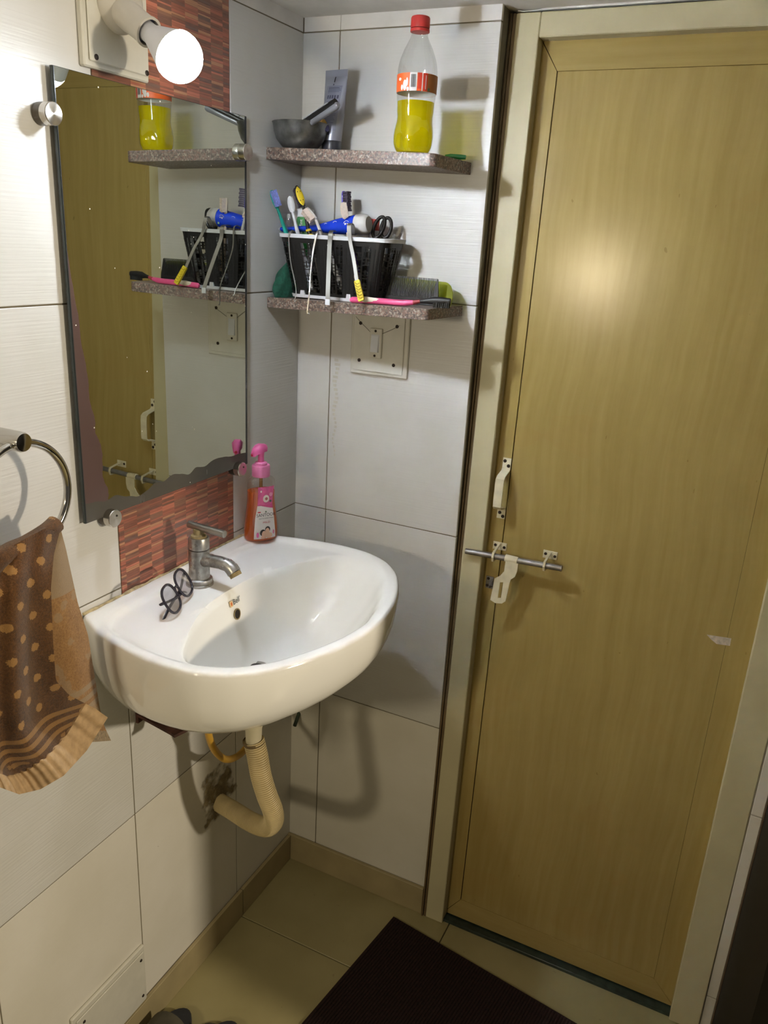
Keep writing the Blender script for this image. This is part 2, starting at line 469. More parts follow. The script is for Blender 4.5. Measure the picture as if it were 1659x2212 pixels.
# back wall with its tiles (left of the door and the narrow strip right of it)
wall_back = struct(MB().box((-0.12, 0.0016, 0.0), (0.374, 0.12, ZCEIL)).box((0.994, 0.0016, 0.0), (1.30, 0.12, ZCEIL)).build('wall_back', M_GROUT))
XB = [0.0, 0.0755, 0.375]
for c in range(2):
    for r in range(4):
        MB().box((XB[c] + (g if c else -0.004), 0.0, rows[r] + g), (XB[c+1] - (g if c == 0 else 0), 0.008, rows[r+1] - g), 0.0007).build('wall_tile', M_TILE_LOW if r == 0 else M_TILE, wall_back, 0)
    MB().box((XB[c] + g, 0.0005, ZT + g), (XB[c+1], 0.008, ZCEIL)).build('plaster_band', M_PLASTER, wall_back, 0)
rows_r = [0.0, 0.0905, 0.537, ZB, ZA, ZCEIL]
for r in range(5):
    MB().box((0.996, -0.002, rows_r[r] + g), (1.0150, 0.008, rows_r[r+1] - g), 0.0007).build('wall_tile', M_TILE_LOW, wall_back, 0)
# skirting
bl = struct(MB().box((-0.006, -1.43, 0.0), (0.004, 0.0, ZS - 0.002)).build('baseboard_left', M_GROUT))
for y1, y0 in ((-0.010, -0.2140), (-0.2140, -0.8160), (-0.8160, -1.428)):
    MB().box((0.002, y0 + g, 0.0), (0.010, y1 - g, ZS), 0.0008).build('skirting_tile', M_BASE, bl, 0)
bb = struct(MB().box((0.0, -0.004, 0.0), (0.372, 0.006, ZS - 0.002)).build('baseboard_back', M_GROUT))
MB().box((0.0, -0.010, 0.0), (0.374, -0.002, ZS), 0.0008).build('skirting_tile', M_BASE, bb, 0)
# dark partition on the right
pr = struct(MB().box((1.0175, -0.440, 0.0), (1.052, 0.006, ZCEIL)).build('wall_right', M_PARTITION))
MB().box((1.0152, -0.012, 0.0), (1.0176, 0.004, ZCEIL), 0.0005).build('edge_band', M_PART_EDGE, pr, 0)

# ------------------------------------------------------------------ the door (stands slightly out of plumb)
TILT = 0.028
door = bpy.data.objects.new('door_1', None); COL.objects.link(door); door.empty_display_size = 0.05
door.location = (0, -0.012, 0); door.rotation_euler = (-math.atan(TILT), 0, 0); ORG[door] = Vector(); struct(door)
def dl(u, v, yl):
    """photo point on the door plane at local depth yl -> local door coordinates"""
    p = atp(u, v, (0, -0.012 + yl, 0), (0, 1, -TILT)); return Vector((p.x, yl, p.z))
XF0, XF1 = 0.386, dl(1045, 1165, 0).x            # left jamb
XR0, XR1 = 0.938, 0.9945                          # right jamb
ZH = dl(1155, 80, 0).z                            # underside of the header
YD = 0.026                                        # door face behind the frame face
def jamb(name, x0, x1, mat=M_FRAME):
    return MB().box((x0, 0.0, 0.0), (x1, 0.06, ZCEIL - 0.004), 0.0015).build(name, mat, door, 0)
jamb('jamb', XF0, XF1); jamb('jamb', XR0, XR1)
hd = MB().box((XF1 + 0.0004, 0.0003, ZH), (XR0 - 0.0004, 0.06, ZCEIL - 0.004), 0.0015).build('header', M_FRAME, door, 0)
MB().box((0.3755, -0.002, 0.0), (0.3795, 0.06, ZCEIL - 0.004), 0.0005).build('wood_bead', M_BEAD, door, 0)
MB().box((0.3795, 0.004, 0.0), (0.3806, 0.06, ZCEIL - 0.004)).build('shadow_groove', M_DARK, door, 0)
MB().box((0.3806, 0.0005, 0.0), (0.3860, 0.06, ZCEIL - 0.004), 0.0006).build('wood_bead', M_BEAD, door, 0)
# plaster smear where the header meets the ceiling
sm = MB(); pts = []
N = 26
top = [(1118, -6), (1659, -40)]
low = [(1118, 22), (1140, 24), (1160, 20), (1185, 16), (1215, 8), (1260, 2), (1330, -3), (1500, -10), (1700, -30)]
ring0 = []; ring1 = []
for i in range(N):
    u = lerp(1119, 1640, (i / (N - 1)) ** 1.5); v = interp(u, [a for a, b in low], [b for a, b in low]) + random.uniform(-1.5, 1.5)
    p = dl(u, v, -0.0012); ring0.append(p); q = Vector((p.x, -0.0012, ZCEIL - 0.002)); ring1.append(q)
back0 = [p + Vector((0, 0.003, 0)) for p in ring0]; back1 = [p + Vector((0, 0.003, 0)) for p in ring1]
sm.rings([back0, ring0, ring1, back1], False, False, False)
sm.build('plaster_smear', M_PLASTER, door, 0)
# leaf: stiles and rails mitred round a flat panel
PX0 = dl(1110, 960, YD).x; PX1 = 0.8950; PZ1 = dl(1208, 152, YD).z; PZ0 = dl(1004, 1946, YD).z
DX0, DX1, DZ0, DZ1 = XF1 - 0.006, XR0 + 0.006, 0.012, ZH + 0.008
PZ0 = max(PZ0, 0.055)
leaf = MB().box((DX0, YD + 0.004, DZ0), (DX1, YD + 0.030, DZ1)).build('leaf_core', M_DARK, door, 0)
e = 0.0009
MB().box((PX0 + e, YD, PZ0 + 0.0002), (PX1 - 0.0002, YD + 0.006, PZ1 - 0.0003), 0.0003).build('door_panel', M_DOOR, door, 0)
def quadslab(name, pts, mat):
    b = MB(); b.rings([[Vector((x, YD - 0.0003, z)) for x, z in pts], [Vector((x, YD + 0.006, z)) for x, z in pts]]); return b.build(name, mat, door, 0)
quadslab('stile', [(DX0, DZ0), (PX0 - e, PZ0), (PX0 - e, PZ1), (DX0, DZ1)], M_DOOR)
quadslab('stile', [(PX1 + 0.0002, PZ0), (DX1, DZ0), (DX1, DZ1), (PX1 + 0.0002, PZ1)], M_DOOR)
quadslab('rail', [(DX0 + 2*e, DZ1), (PX0, PZ1 + 0.0003), (PX1, PZ1 + 0.0003), (DX1 - 2*e, DZ1)], M_DOOR_H)
quadslab('rail', [(DX0 + 2*e, DZ0), (DX1 - 2*e, DZ0), (PX1, PZ0 - 0.0002), (PX0, PZ0 - 0.0002)], M_DOOR_H)
def screws(parent, pts, r=0.0034, n=(0, -1, 0), name='screw'):
    for p in pts:
        b = MB(); b.lathe([(r, 0), (r, 0.0008), (r * 0.7, 0.0016)], p, n, 12); b.build(name, M_SCREW, parent)
# bow handle
hx = dl(1097, 988, YD); hb = dl(1082, 1118, YD)
hxx = (hx.x + hb.x) / 2; zt_, zb_ = hx.z, hb.z; hw = 0.0165
path = [(hxx, YD - 0.001, zt_), (hxx, YD - 0.001, zt_ - 0.020), (hxx, YD - 0.006, zt_ - 0.0255), (hxx, YD - 0.030, zt_ - 0.031), (hxx, YD - 0.036, zt_ - 0.036),
        (hxx, YD - 0.037, zt_ - 0.045), (hxx, YD - 0.037, zb_ + 0.040), (hxx, YD - 0.036, zb_ + 0.032), (hxx, YD - 0.030, zb_ + 0.027), (hxx, YD - 0.006, zb_ + 0.0235), (hxx, YD - 0.001, zb_ + 0.018), (hxx, YD - 0.001, zb_)]
hand = MB().strip(path, (1, 0, 0), hw, 0.0022).build('door_handle', M_CREAM_METAL, door, 30)
screws(hand, [(hxx - 0.004, YD - 0.002, zt_ - 0.006), (hxx + 0.004, YD - 0.002, zt_ - 0.015), (hxx - 0.003, YD - 0.002, zb_ + 0.012), (hxx + 0.004, YD - 0.002, zb_ + 0.005)])
# sliding bolt
YB = YD - 0.035
b0 = dl(1006, 1190, YB); b1 = dl(1214, 1228, YB); bm_ = dl(1105, 1208, YB)
rod = MB().cyl(b0, b1, 0.0058, seg=18).build('bolt_rod', M_ROD, door)
def bolt_at(t): return b0.lerp(b1, t)
for u in (1067, 1180):
    k = (dl(u, 1200, YB).x - b0.x) / (b1.x - b0.x); c = bolt_at(k)
    br = MB()
    br.box((c.x - 0.014, YD - 0.002, c.z + 0.003), (c.x + 0.014, YD, c.z + 0.019), 0.0005)
    th = 0.0035
    pth = [(c.x, YD - 0.001, c.z + 0.016), (c.x, YD - 0.016, c.z + 0.013), (c.x, YB - 0.006, c.z + 0.008), (c.x, YB - 0.0085, c.z), (c.x, YB - 0.006, c.z - 0.008), (c.x, YD - 0.001, c.z - 0.010)]
    br.strip(pth, (1, 0, 0), 0.0042, 0.003)
    o = br.build('bolt_bracket', M_CREAM_METAL, rod, 30)
    screws(door, [(c.x - 0.009, YD - 0.002, c.z + 0.012), (c.x + 0.0095, YD - 0.002, c.z + 0.010)], 0.0030, name='bracket_screw')
k = (bm_.x - b0.x) / (b1.x - b0.x); c = bolt_at(k)
ha = MB()
ha.tube([(c.x - 0.0125, YB, c.z + 0.0005), (c.x + 0.0125, YB, c.z - 0.0005)], 0.0074, 18)
def hp(u, v): p = dl(u, v, YB - 0.007); return p
outl = [(1092, 1213), (1119, 1218), (1117, 1234), (1112, 1247), (1103, 1252), (1100, 1262), (1092, 1299), (1084, 1304), (1070, 1303), (1059, 1296), (1066, 1262), (1068, 1250), (1080, 1244), (1089, 1234)]
slot = [(1080, 1258), (1087, 1258), (1082, 1292), (1075, 1292)]
po = [hp(*q) for q in outl]; ps = [hp(*q) for q in slot]
# plate with a slot: two halves around the slot
def plate(b, pts, th=0.0022):
    b.rings([[p for p in pts], [p + Vector((0, th, 0)) for p in pts]])
plate(ha, [po[0], po[1], po[2], po[3], po[4], po[5], ps[1], ps[0], po[10], po[11], po[12], po[13]])
plate(ha, [po[5], po[6], ps[2], ps[1]]); plate(ha, [ps[0], ps[3], po[9], po[10]]); plate(ha, [ps[3], ps[2], po[6], po[7], po[8], po[9]])
ha.build('bolt_hasp', M_CREAM_METAL, rod, 30)
s = dl(1057, 1256, YD)
st = MB(); st.box((s.x - 0.007, YD - 0.002, s.z - 0.013), (s.x + 0.009, YD, s.z + 0.013), 0.0005)
st.tube([(s.x + 0.006, YD, s.z + 0.006), (s.x + 0.006, YD - 0.014, s.z + 0.004), (s.x + 0.006, YD - 0.017, s.z), (s.x + 0.006, YD - 0.014, s.z - 0.005), (s.x + 0.006, YD, s.z - 0.007)], 0.0022, 8)
so = st.build('bolt_staple', M_ROD, door, 30)
screws(so, [(s.x - 0.002, YD - 0.002, s.z + 0.008), (s.x - 0.003, YD - 0.002, s.z - 0.007)], 0.003)
# torn sticker
s0 = [dl(1527, 1370, YD - 0.0008), dl(1580, 1378, YD - 0.0008), dl(1577, 1394, YD - 0.0008), dl(1548, 1390, YD - 0.0008), dl(1536, 1380, YD - 0.0008)]
b = MB(); b.rings([s0, [p + Vector((0, 0.0006, 0)) for p in s0]]); M_STICK = plain('torn_paper', (196, 184, 172), 0.8, var=0.25, vscale=160)
b.build('paper_sticker', M_STICK, door, 0)
# threshold stone
thr = struct(MB().box((0.40, -0.004, -0.004), (1.0, 0.08, 0.008), 0.001).build('trim_1', M_GREENSTONE))
thr.name = 'trim_1'

# ================================================================== WASH BASIN
Y0 = -0.398
HX = [0, .05, .1, .15, .2, .25, .3, .34, .37, .388, .398, .4]
HW = [.212, .238, .252, .262, .266, .262, .240, .200, .142, .09, .035, 0]
CX, CY = 0.185, Y0
def half_out(x): return interp(x, HX, HW)
def inside_out(x, y): return 0 <= x <= 0.4 and abs(y - Y0) < half_out(x)
def inside_in(x, y):
    # inner line of the flat rim
    if x < 0.040 or x > 0.375: return False
    h = half_out(0.4 * (x / 0.377)) - 0.026
    if x < 0.075: h -= (1 - math.sqrt(max(0, 1 - ((0.075 - x) / 0.035) ** 2))) * 0.045
    return abs(y - Y0) < h
def inside_bowl(x, y):
    d = abs(y - Y0)
    xb = 0.128 + 0.052 * (d / 0.19) ** 2
    return inside_in(x, y) and x > xb and d < half_out(0.4 * (x / 0.377)) - 0.030
def reach(fn, a, hi=0.45):
    lo = 0.0
    for _ in range(34):
        mid = (lo + hi) / 2
        if fn(CX + mid * math.cos(a), CY + mid * math.sin(a)): lo = mid
        else: hi = mid
    return lo
NA = 160
def smooth_list(v, k):
    for _ in range(k): v = [(v[i-1] + 2 * v[i] + v[(i+1) % len(v)]) / 4 for i in range(len(v))]
    return v
ANG = [2 * PI * i / NA for i in range(NA)]
RO = [reach(inside_out, a) for a in ANG]
RI = smooth_list([reach(inside_in, a) for a in ANG], 3)
RB = smooth_list([min(reach(inside_bowl, a), RI[i]) for i, a in enumerate(ANG)], 4)
# outer line: smooth everywhere except along the wall
ROs = smooth_list(RO[:], 3)
RO = [RO[i] if CX + RO[i] * math.cos(a) < 0.03 else ROs[i] for i, a in enumerate(ANG)]
ZRIM, ZDECK, DEPTH = 0.9400, 0.9330, 0.137
def top_z(r, rb, ri, ro):
    if r <= rb:
        q = r / rb
        z = ZDECK - DEPTH * (1 - q ** 2.6) ** 0.9
    elif r <= ri: z = ZDECK
    else: z = lerp(ZDECK, ZRIM, sstep((r - ri) / 0.010))
    return z
basin = thing('wash_basin', 'white glazed wall-hung wash basin under the mirror, bowl wide and D-shaped', 'basin', (0.02, Y0, 0.72))
bz = MB(); rings_ = []
def ring_at(fr):
    out = []
    for i, a in enumerate(ANG):
        rb, ri, ro = RB[i], RI[i], RO[i]; k, t = fr
        if k == 0: r = rb * t
        elif k == 1: r = lerp(rb, max(rb, ri), t)
        elif k == 2: r = lerp(max(rb, ri), min(max(rb, ri) + 0.011, ro - 0.006), t)
        else: r = lerp(min(max(rb, ri) + 0.011, ro - 0.006), ro - 0.005, t)
        zz = sum(top_z(max(0, r + d), rb, ri, ro) for d in (-.006, -.004, -.002, 0, .002, .004, .006)) / 7
        out.append(Vector((CX + r * math.cos(a), CY + r * math.sin(a), zz)))
    return out
for k, ts in ((0, [0.05, .12, .2, .3, .4, .5, .58, .66, .73, .79, .84, .88, .92, .95, .975, 1.0]), (1, [.06, .2, .4, .6, .8, .94]), (2, [0, .25, .5, .75, 1.0]), (3, [.3, .65, 1.0])):
    for t in ts: rings_.append(ring_at((k, t)))
def body_ring(s, z, inset=0.0):
    out = []
    for i, a in enumerate(ANG):
        x = CX + (RO[i] - inset) * math.cos(a); y = CY + (RO[i] - inset) * math.sin(a)
        mlt = 1.30 - 0.45 * max(0, x) / 0.4
        zz = 0.93 - (0.93 - z) * mlt if z < 0.926 else z
        out.append(Vector((max(0.0008, 0.17 + (x - 0.17) * s), Y0 + (y - Y0) * s, zz)))
    return out
for ins, z in ((.0032, .9392), (.0014, .9372), (.0003, .9342)): rings_.append(body_ring(1.0, z, ins))
for s, z in ((1.002, .926), (.996, .905), (.984, .883), (.958, .859), (.92, .840), (.865, .823), (.78, .805), (.66, .786), (.52, .769), (.36, .757), (.2, .750), (.1, .750)): rings_.append(body_ring(s, z))
bz.rings(rings_, True, True, True)
bz.build('bowl', M_CERAMIC, basin, 50)
# waste grating, overflow hole, maker's mark
zdr = ZDECK - DEPTH
dr = MB(); dr.lathe([(0.004, 0.0015), (0.012, 0.002), (0.020, 0.003), (0.0215, 0.0018), (0.0215, -0.002)], (CX - .006, CY - .008, zdr + 0.0025), (0, 0, 1), 28)
dro = dr.build('waste_ring', M_CHROME, basin)
db = MB(); db.lathe([(0.013, 0.0), (0.011, 0.0012)], (CX - .006, CY - .008, zdr + 0.0057), (0, 0, 1), 20); db.build('waste_hole', M_DARK, dro)
def bowl_surface(a, zt):
    i = int(round(a / (2 * PI) * NA)) % NA; lo, hi = 0.2 * RB[i], RB[i]
    f = lambda r: sum(top_z(max(0, r + d), RB[i], RI[i], RO[i]) for d in (-.006, -.004, -.002, 0, .002, .004, .006)) / 7
    for _ in range(40):
        mid = (lo + hi) / 2
        if f(mid) < zt: lo = mid
        else: hi = mid
    sl = (f(lo + .001) - f(lo - .001)) / .002; c_, s_ = math.cos(ANG[i]), math.sin(ANG[i])
    return Vector((CX + lo * c_, CY + lo * s_, zt)), Vector((-c_ * sl, -s_ * sl, 1)).normalized()
pov, nrm = bowl_surface(PI * 1.03, 0.889)
ov = MB(axes(pov, nrm, (0, 1, 0))); ov.lathe([(0.0085, -0.002), (0.0098, 0.0012), (0.0098, 0.0018), (0.0080, 0.0016)], seg=24, cap0=False, cap1=False); oo = ov.build('overflow_rim', M_LIME, basin)
o2 = MB(axes(pov, nrm, (0, 1, 0))); o2.lathe([(0.0086, 0.0), (0.0086, 0.0012)], seg=24); o2.build('overflow_hole', M_DARK, oo)
M_BLACKINK = plain('black_ink', (24, 24, 30), 0.6); M_ORANGE = plain('orange_ink', (206, 104, 44), 0.6)
pm, nrm = bowl_surface(PI * 1.02, 0.9115); mm = axes(pm + nrm * 0.0022, nrm, (0, 1, 0))
text('maker_mark', "Bell'", M_BLACKINK, 0.0135, mm @ Matrix.Translation((0.0045, 0, 0)), basin)
mk = MB(mm); mk.box((-0.0165, -0.005, -0.0004), (-0.0085, 0.005, 0.0004)); mko = mk.build('maker_badge', plain('badge_cream', (232, 200, 150), 0.6), basin, 0)
mk2 = MB(mm); mk2.ell((-0.0125, 0.0, 0.0006), (0.0022, 0.0034, 0.0004), 10, 6); mk2.build('badge_emblem', M_ORANGE, mko)
sl_pts = [Vector((0.0022 + random.uniform(-.0006, .0010), -0.610 + 0.0115 * i, 0.9402 + random.uniform(-.0008, .0012))) for i in range(41)]
MB().tube(sl_pts, [random.uniform(.0018, .0036) for _ in sl_pts], 7).build('grimy_sealant', plain('grimy_sealant', (176, 160, 124), 0.8, var=0.35, vscale=90), basin)
# waste outlet, ribbed hose
SP = Vector((0.172, -0.405, 0.648))
sp = MB(); sp.lathe([(0.030, 0.115), (0.028, 0.075), (0.022, 0.05), (0.0150, 0.03), (0.0140, 0.0), (0.0135, -0.012)][::-1], SP, (0, 0, 1), 24); 
sp.build('waste_outlet', plain('dirty_white_plastic', (198, 190, 164), 0.45), basin)
M_HOSE = plain('beige_ribbed_plastic', (196, 178, 134), 0.5, var=0.1, vscale=30)
ctrl = [Vector((0.172, -0.405, 0.652)), at(556, 1632, 'y', -.404), at(564, 1676, 'y', -.402), at(576, 1716, 'y', -.396), at(589, 1750, 'y', -.384), at(591, 1772, 'y', -.371), at(580, 1785, 'y', -.358), at(560, 1783, 'y', -.346), at(535, 1771, 'y', -.331), at(505, 1752, 'y', -.310), Vector((-0.004, -0.281, 0.360))]
def spline(cp, n):
    out = []
    m_ = len(cp)
    for i in range(m_ - 1):
        p0 = cp[max(i-1, 0)]; p1 = cp[i]; p2 = cp[i+1]; p3 = cp[min(i+2, m_-1)]
        for k in range(n):
            t = k / n
            out.append(0.5 * ((2*p1) + (p2-p0)*t + (2*p0-5*p1+4*p2-p3)*t*t + (3*p1-p0-3*p2+p3)*t*t*t))
    out.append(cp[-1]); return out
sp_pts = spline(ctrl, 60)
# resample by length, ribs every 3.6 mm
acc = [0.0]
for a, b_ in zip(sp_pts[:-1], sp_pts[1:]): acc.append(acc[-1] + (b_ - a).length)
L = acc[-1]; rib = 0.0043; step = rib / 4
pp = []; rr = []; j = 0; sN = int(L / step)
for i in range(sN + 1):
    s_ = i * step
    while j < len(acc) - 2 and acc[j+1] < s_: j += 1
    t = (s_ - acc[j]) / max(1e-9, acc[j+1] - acc[j]); pp.append(sp_pts[j].lerp(sp_pts[j+1], t))
    rr.append([0.0186, 0.0192, 0.0150, 0.0144][i % 4])
ho = thing('waste_hose', 'beige ribbed waste hose curving from under the basin into the tiled wall', 'hose', (0.0, -0.283, 0.380))
MB().tube(pp, rr, 16, cap=False).build('ribbed_tube', M_HOSE, ho, 25)
MB().lathe([(0.0190, 0.0), (0.0197, 0.002), (0.0197, 0.005), (0.0180, 0.006)], (0.172, -0.405, 0.645), (0, 0, 1), 24, False, False).build('cuff', plain('dark_cuff', (96, 80, 52), 0.7), ho)
# grimy cement smeared round the hole where the hose enters the wall
HOLE = Vector((0.0, -0.287, 0.372))
def grime_mat():
    n = NT('cement_grime'); pos, xyz = n.pos(); f = n.noise(pos, 48, 5, 0.65); e_ = n.noise(pos, 26, 3)
    col = n.ramp(f, [(0.3, lin((104, 88, 56))), (0.55, lin((150, 134, 96))), (0.7, lin((190, 178, 146)))])
    n.col(col).set(0.9); n.bump(f, 0.4, 0.002)
    dy = n.math('DIVIDE', n.math('SUBTRACT', xyz[1], HOLE.y + .004), 0.062); dz = n.math('DIVIDE', n.math('SUBTRACT', xyz[2], HOLE.z + .012), 0.082)
    d = n.math('SQRT', n.math('ADD', n.math('POWER', dy, 2.0), n.math('POWER', dz, 2.0)))
    a = n.math('SUBTRACT', n.math('ADD', 1.02, n.math('MULTIPLY', n.math('SUBTRACT', e_, 0.5), 2.6)), n.math('MULTIPLY', d, 1.25))
    a = n.math('MINIMUM', n.math('MAXIMUM', n.math('MULTIPLY', a, 2.2), 0.0), 0.85)
    tr = n.node('ShaderNodeBsdfTransparent'); mx = n.node('ShaderNodeMixShader')
    n.link(a, mx.inputs[0]); n.link(tr.outputs[0], mx.inputs[1]); n.link(n.bs.outputs[0], mx.inputs[2]); n.link(mx.outputs[0], n.out.inputs['Surface']); return n.mat
gm = MB(); pts = [Vector((0.0004, HOLE.y + .085 * math.cos(2*PI*k/40), HOLE.z + .012 + .11 * math.sin(2*PI*k/40))) for k in range(40)]
gm.add(pts, [list(range(40))]); gm.build('cement_smear', grime_mat(), wall_left, 0)
# yellow supply hose
yh = [at(447, 1560, 'x', 0.085), at(452, 1592, 'x', 0.085), at(465, 1622, 'x', 0.08), at(487, 1640, 'x', 0.075), at(512, 1634, 'x', 0.07), at(534, 1612, 'x', 0.06), at(552, 1575, 'x', 0.03), Vector((-0.004, -0.235, 0.56))]
yh = [yh[0] + Vector((-0.01, 0.0, 0.045))] + yh
tag(MB().tube(spline(yh, 8), 0.0068, 12).build('supply_hose', plain('yellow_pvc_hose', (206, 160, 62), 0.35), None), 'thin yellow water hose looping under the basin', 'hose')
# rusty fixing bracket under the left side of the basin, and a stub bolt in the back wall
bk = thing('basin_bracket', 'small dark rusty bracket holding the basin underside to the wall', 'bracket', (0.0, -0.53, 0.72))
M_RUST = plain('rust', (72, 42, 32), 0.8, var=0.4, vscale=80)
MB().box((0.0, -0.512, 0.690), (0.006, -0.486, 0.730), 0.001).build('wall_plate', M_RUST, bk, 0)
MB().strip([(0.004, -0.500, 0.708), (0.04, -0.502, 0.704), (0.085, -0.507, 0.702), (0.10, -0.512, 0.704)], (0, 1, 0), 0.026, 0.005).build('arm', M_RUST, bk, 0)
sb = MB(); q = at(648, 1550, 'y', 0.0); sb.cyl((q.x - 0.004, 0.004, q.z + 0.012), (q.x + 0.004, -0.030, q.z - 0.004), 0.0045, seg=12)
sb.build('anchor_bolt', plain('green_plug', (70, 82, 66), 0.6), wall_back)

# ------------------------------------------------------------------ tap
TP = Vector((0.0665, -0.4125, ZDECK))
tap = thing('basin_tap', 'dull stained chrome pillar tap with a bar handle on the basin deck', 'tap', TP)
b = MB(); b.lathe([(0.0235, 0.0), (0.0235, 0.003), (0.0215, 0.005), (0.0225, 0.008), (0.0215, 0.0115), (0.0185, 0.0135)], TP, (0, 0, 1), 28); b.build('base_flange', M_TAP, tap)
b = MB(); b.lathe([(0.0178, 0.012), (0.0172, 0.035), (0.0176, 0.064), (0.0178, 0.0645)], TP, (0, 0, 1), 28); body = b.build('body', M_TAP, tap)
b = MB(); b.lathe([(0.0165, 0.0645), (0.0165, 0.066)], TP, (0, 0, 1), 24); b.build('seam', M_DARK, body)
b = MB(); b.lathe([(0.0176, 0.066), (0.0176, 0.084), (0.0166, 0.086)], TP, (0, 0, 1), 28); b.build('cap', M_TAP, tap)
b = MB(); b.lathe([(0.0135, 0.086), (0.0125, 0.089), (0.0088, 0.091), (0.0085, 0.100)], TP, (0, 0, 1), 20); b.build('handle_stem', M_LIME, tap)
hd_ = Vector((1.0, -0.02, -0.03)).normalized()
hc = TP + Vector((0.0, 0.0, 0.1035)); b = MB(); b.cyl(hc - hd_ * 0.020, hc + hd_ * 0.0545, 0.0062, seg=18); b.build('bar_handle', M_STEEL, tap)
spd = Vector((1.0, -0.02, 0.0)).normalized(); s0 = TP + Vector((0, 0, 0.046))
b = MB(); b.tube([s0 + spd * 0.006, s0 + spd * 0.022 + Vector((0, 0, .002)), s0 + spd * 0.045 + Vector((0, 0, .0035)), s0 + spd * 0.060 + Vector((0, 0, .0025)), s0 + spd * 0.068 + Vector((0, 0, -.002)), s0 + spd * 0.0735 + Vector((0, 0, -.008))],
                [0.0135, 0.0112, 0.0108, 0.0112, 0.0118, 0.0118], 20); b.build('spout', M_TAP, tap)
b = MB(); b.tube([s0 + spd * 0.0735 + Vector((0, 0, -.008)), s0 + spd * 0.0775 + Vector((0, 0, -.0135))], [0.0106, 0.0102], 18); b.build('aerator', M_LIME, tap)

# ------------------------------------------------------------------ spectacles lying folded on the deck
M_SPEC = plain('dark_grey_acetate', (44, 42, 52), 0.25); M_SPECCLEAR = see_through('smoky_acetate', (0.36, 0.35, 0.40, 1), 0.1)
M_LENS = see_through('clear_lens', (0.93, 0.93, 0.96, 1), 0.10, rough=0.02)
gA = Vector((0.1250, -0.5500, 0.9385)); gB = Vector((0.0790, -0.4370, 0.9385))
gl = thing('spectacles', 'dark grey framed spectacles lying folded on the basin deck beside the tap', 'spectacles', gA.lerp(gB, 0.5))
gx = (gB - gA).normalized(); gy = Vector((0, 0, 1)); 
lean = Vector((-gx.y, gx.x, 0)); 
if lean.x > 0: lean = -lean
up_ = (gy * 0.86 + lean * 0.50).normalized(); GL = (gB - gA).length
def gp(a, b_, c_=0.0): return gA + gx * (a * GL) + up_ * b_ + up_.cross(gx) * c_
for k, ca in enumerate((0.245, 0.755)):
    loop = []
    for i in range(28):
        t = 2 * PI * i / 28; cx_, sx_ = math.cos(t), math.sin(t)
        loop.append(gp(ca + 0.200 * (abs(cx_) ** 0.8) * (1 if cx_ > 0 else -1), 0.0240 + 0.0220 * (abs(sx_) ** 0.8) * (1 if sx_ > 0 else -1), 0.0))
    MB().tube(loop, 0.0021, 8, closed=True).build('rim', M_SPEC, gl)
    ln = MB(); ln.rings([[p for p in loop], [p + up_.cross(gx) * 0.0012 for p in loop]]); ln.build('lens', M_LENS, gl, 30)
MB().tube([gp(0.445, 0.027), gp(0.48, 0.031), gp(0.52, 0.031), gp(0.555, 0.027)], 0.0019, 8).build('bridge', M_SPEC, gl)
nb = up_.cross(gx)
if nb.x > 0: nb = -nb
for k, (e0, e1, off) in enumerate(((0.03, 0.90, 0.010), (0.97, 0.06, 0.016))):
    h0 = gp(e0, 0.030)
    pts_ = [h0, h0 + nb * 0.006 + Vector((0, 0, -0.001)), gA + gx * (lerp(e0, e1, 0.35) * GL) + nb * off + Vector((0, 0, 0.022)), gA + gx * (lerp(e0, e1, 0.75) * GL) + nb * (off + 0.003) + Vector((0, 0, 0.014)), gA + gx * (e1 * GL) + nb * (off + 0.006) + Vector((0, 0, 0.0035))]
    MB().tube(spline(pts_, 6), [0.0022] * 25, 8, flat=0.5).build('temple', M_SPEC, gl)

# ------------------------------------------------------------------ soap dispenser
SB = Vector((0.0395, -0.1900, ZRIM)); 
soap = thing('soap_dispenser', 'clear bottle of orange liquid soap with a pink pump on the basin corner', 'soap bottle', SB)
fc = (CAM - SB); fc.z = 0; fc.normalize(); sdx = Vector((0, 0, 1)).cross(fc).normalized()   # front of the bottle turns a little towards the door
fc = (fc + sdx * 0.42).normalized(); sdx = Vector((0, 0, 1)).cross(fc).normalized()
def sring(z, a, b_, n=36, e_=2.6):
    out = []
    for i in range(n):
        t = 2 * PI * i / n; c_, s_ = math.cos(t), math.sin(t)
        out.append(SB + Vector((0, 0, z)) + sdx * (a * abs(c_) ** (2 / e_) * (1 if c_ > 0 else -1)) + fc * (b_ * abs(s_) ** (2 / e_) * (1 if s_ > 0 else -1)))
    return out
SPROF = [(0.0, .0300, .0175), (.002, .0325, .0195), (.006, .0335, .0205), (.02, .0335, .0205), (.045, .0312, .0195), (.07, .0278, .0182), (.085, .0265, .0178), (.10, .0266, .0178), (.112, .0272, .0178), (.119, .0262, .0170), (.1235, .0225, .0150), (.1265, .0160, .0125), (.128, .0125, .0115)]
b = MB(); b.rings([sring(z, a * 1.02, c_ * 1.02) for z, a, c_ in SPROF] , True, True, False); b.build('bottle', see_through('clear_soap_plastic', (0.96, 0.95, 0.94, 1), 0.06), soap)
def sprof(z):
    zs = [p[0] for p in SPROF]; return interp(z, zs, [p[1] for p in SPROF]), interp(z, zs, [p[2] for p in SPROF])
lv = 0.099
b = MB(); b.rings([sring(z, sprof(z)[0] * 0.965, sprof(z)[1] * 0.965) for z in (.0015, .004, .01, .02, .035, .05, .065, .08, .09, lv)]); b.build('liquid_soap', see_through('orange_soap', (0.95, 0.42, 0.05, 1), 0.03, lin((238, 128, 24)), 0.70), soap)
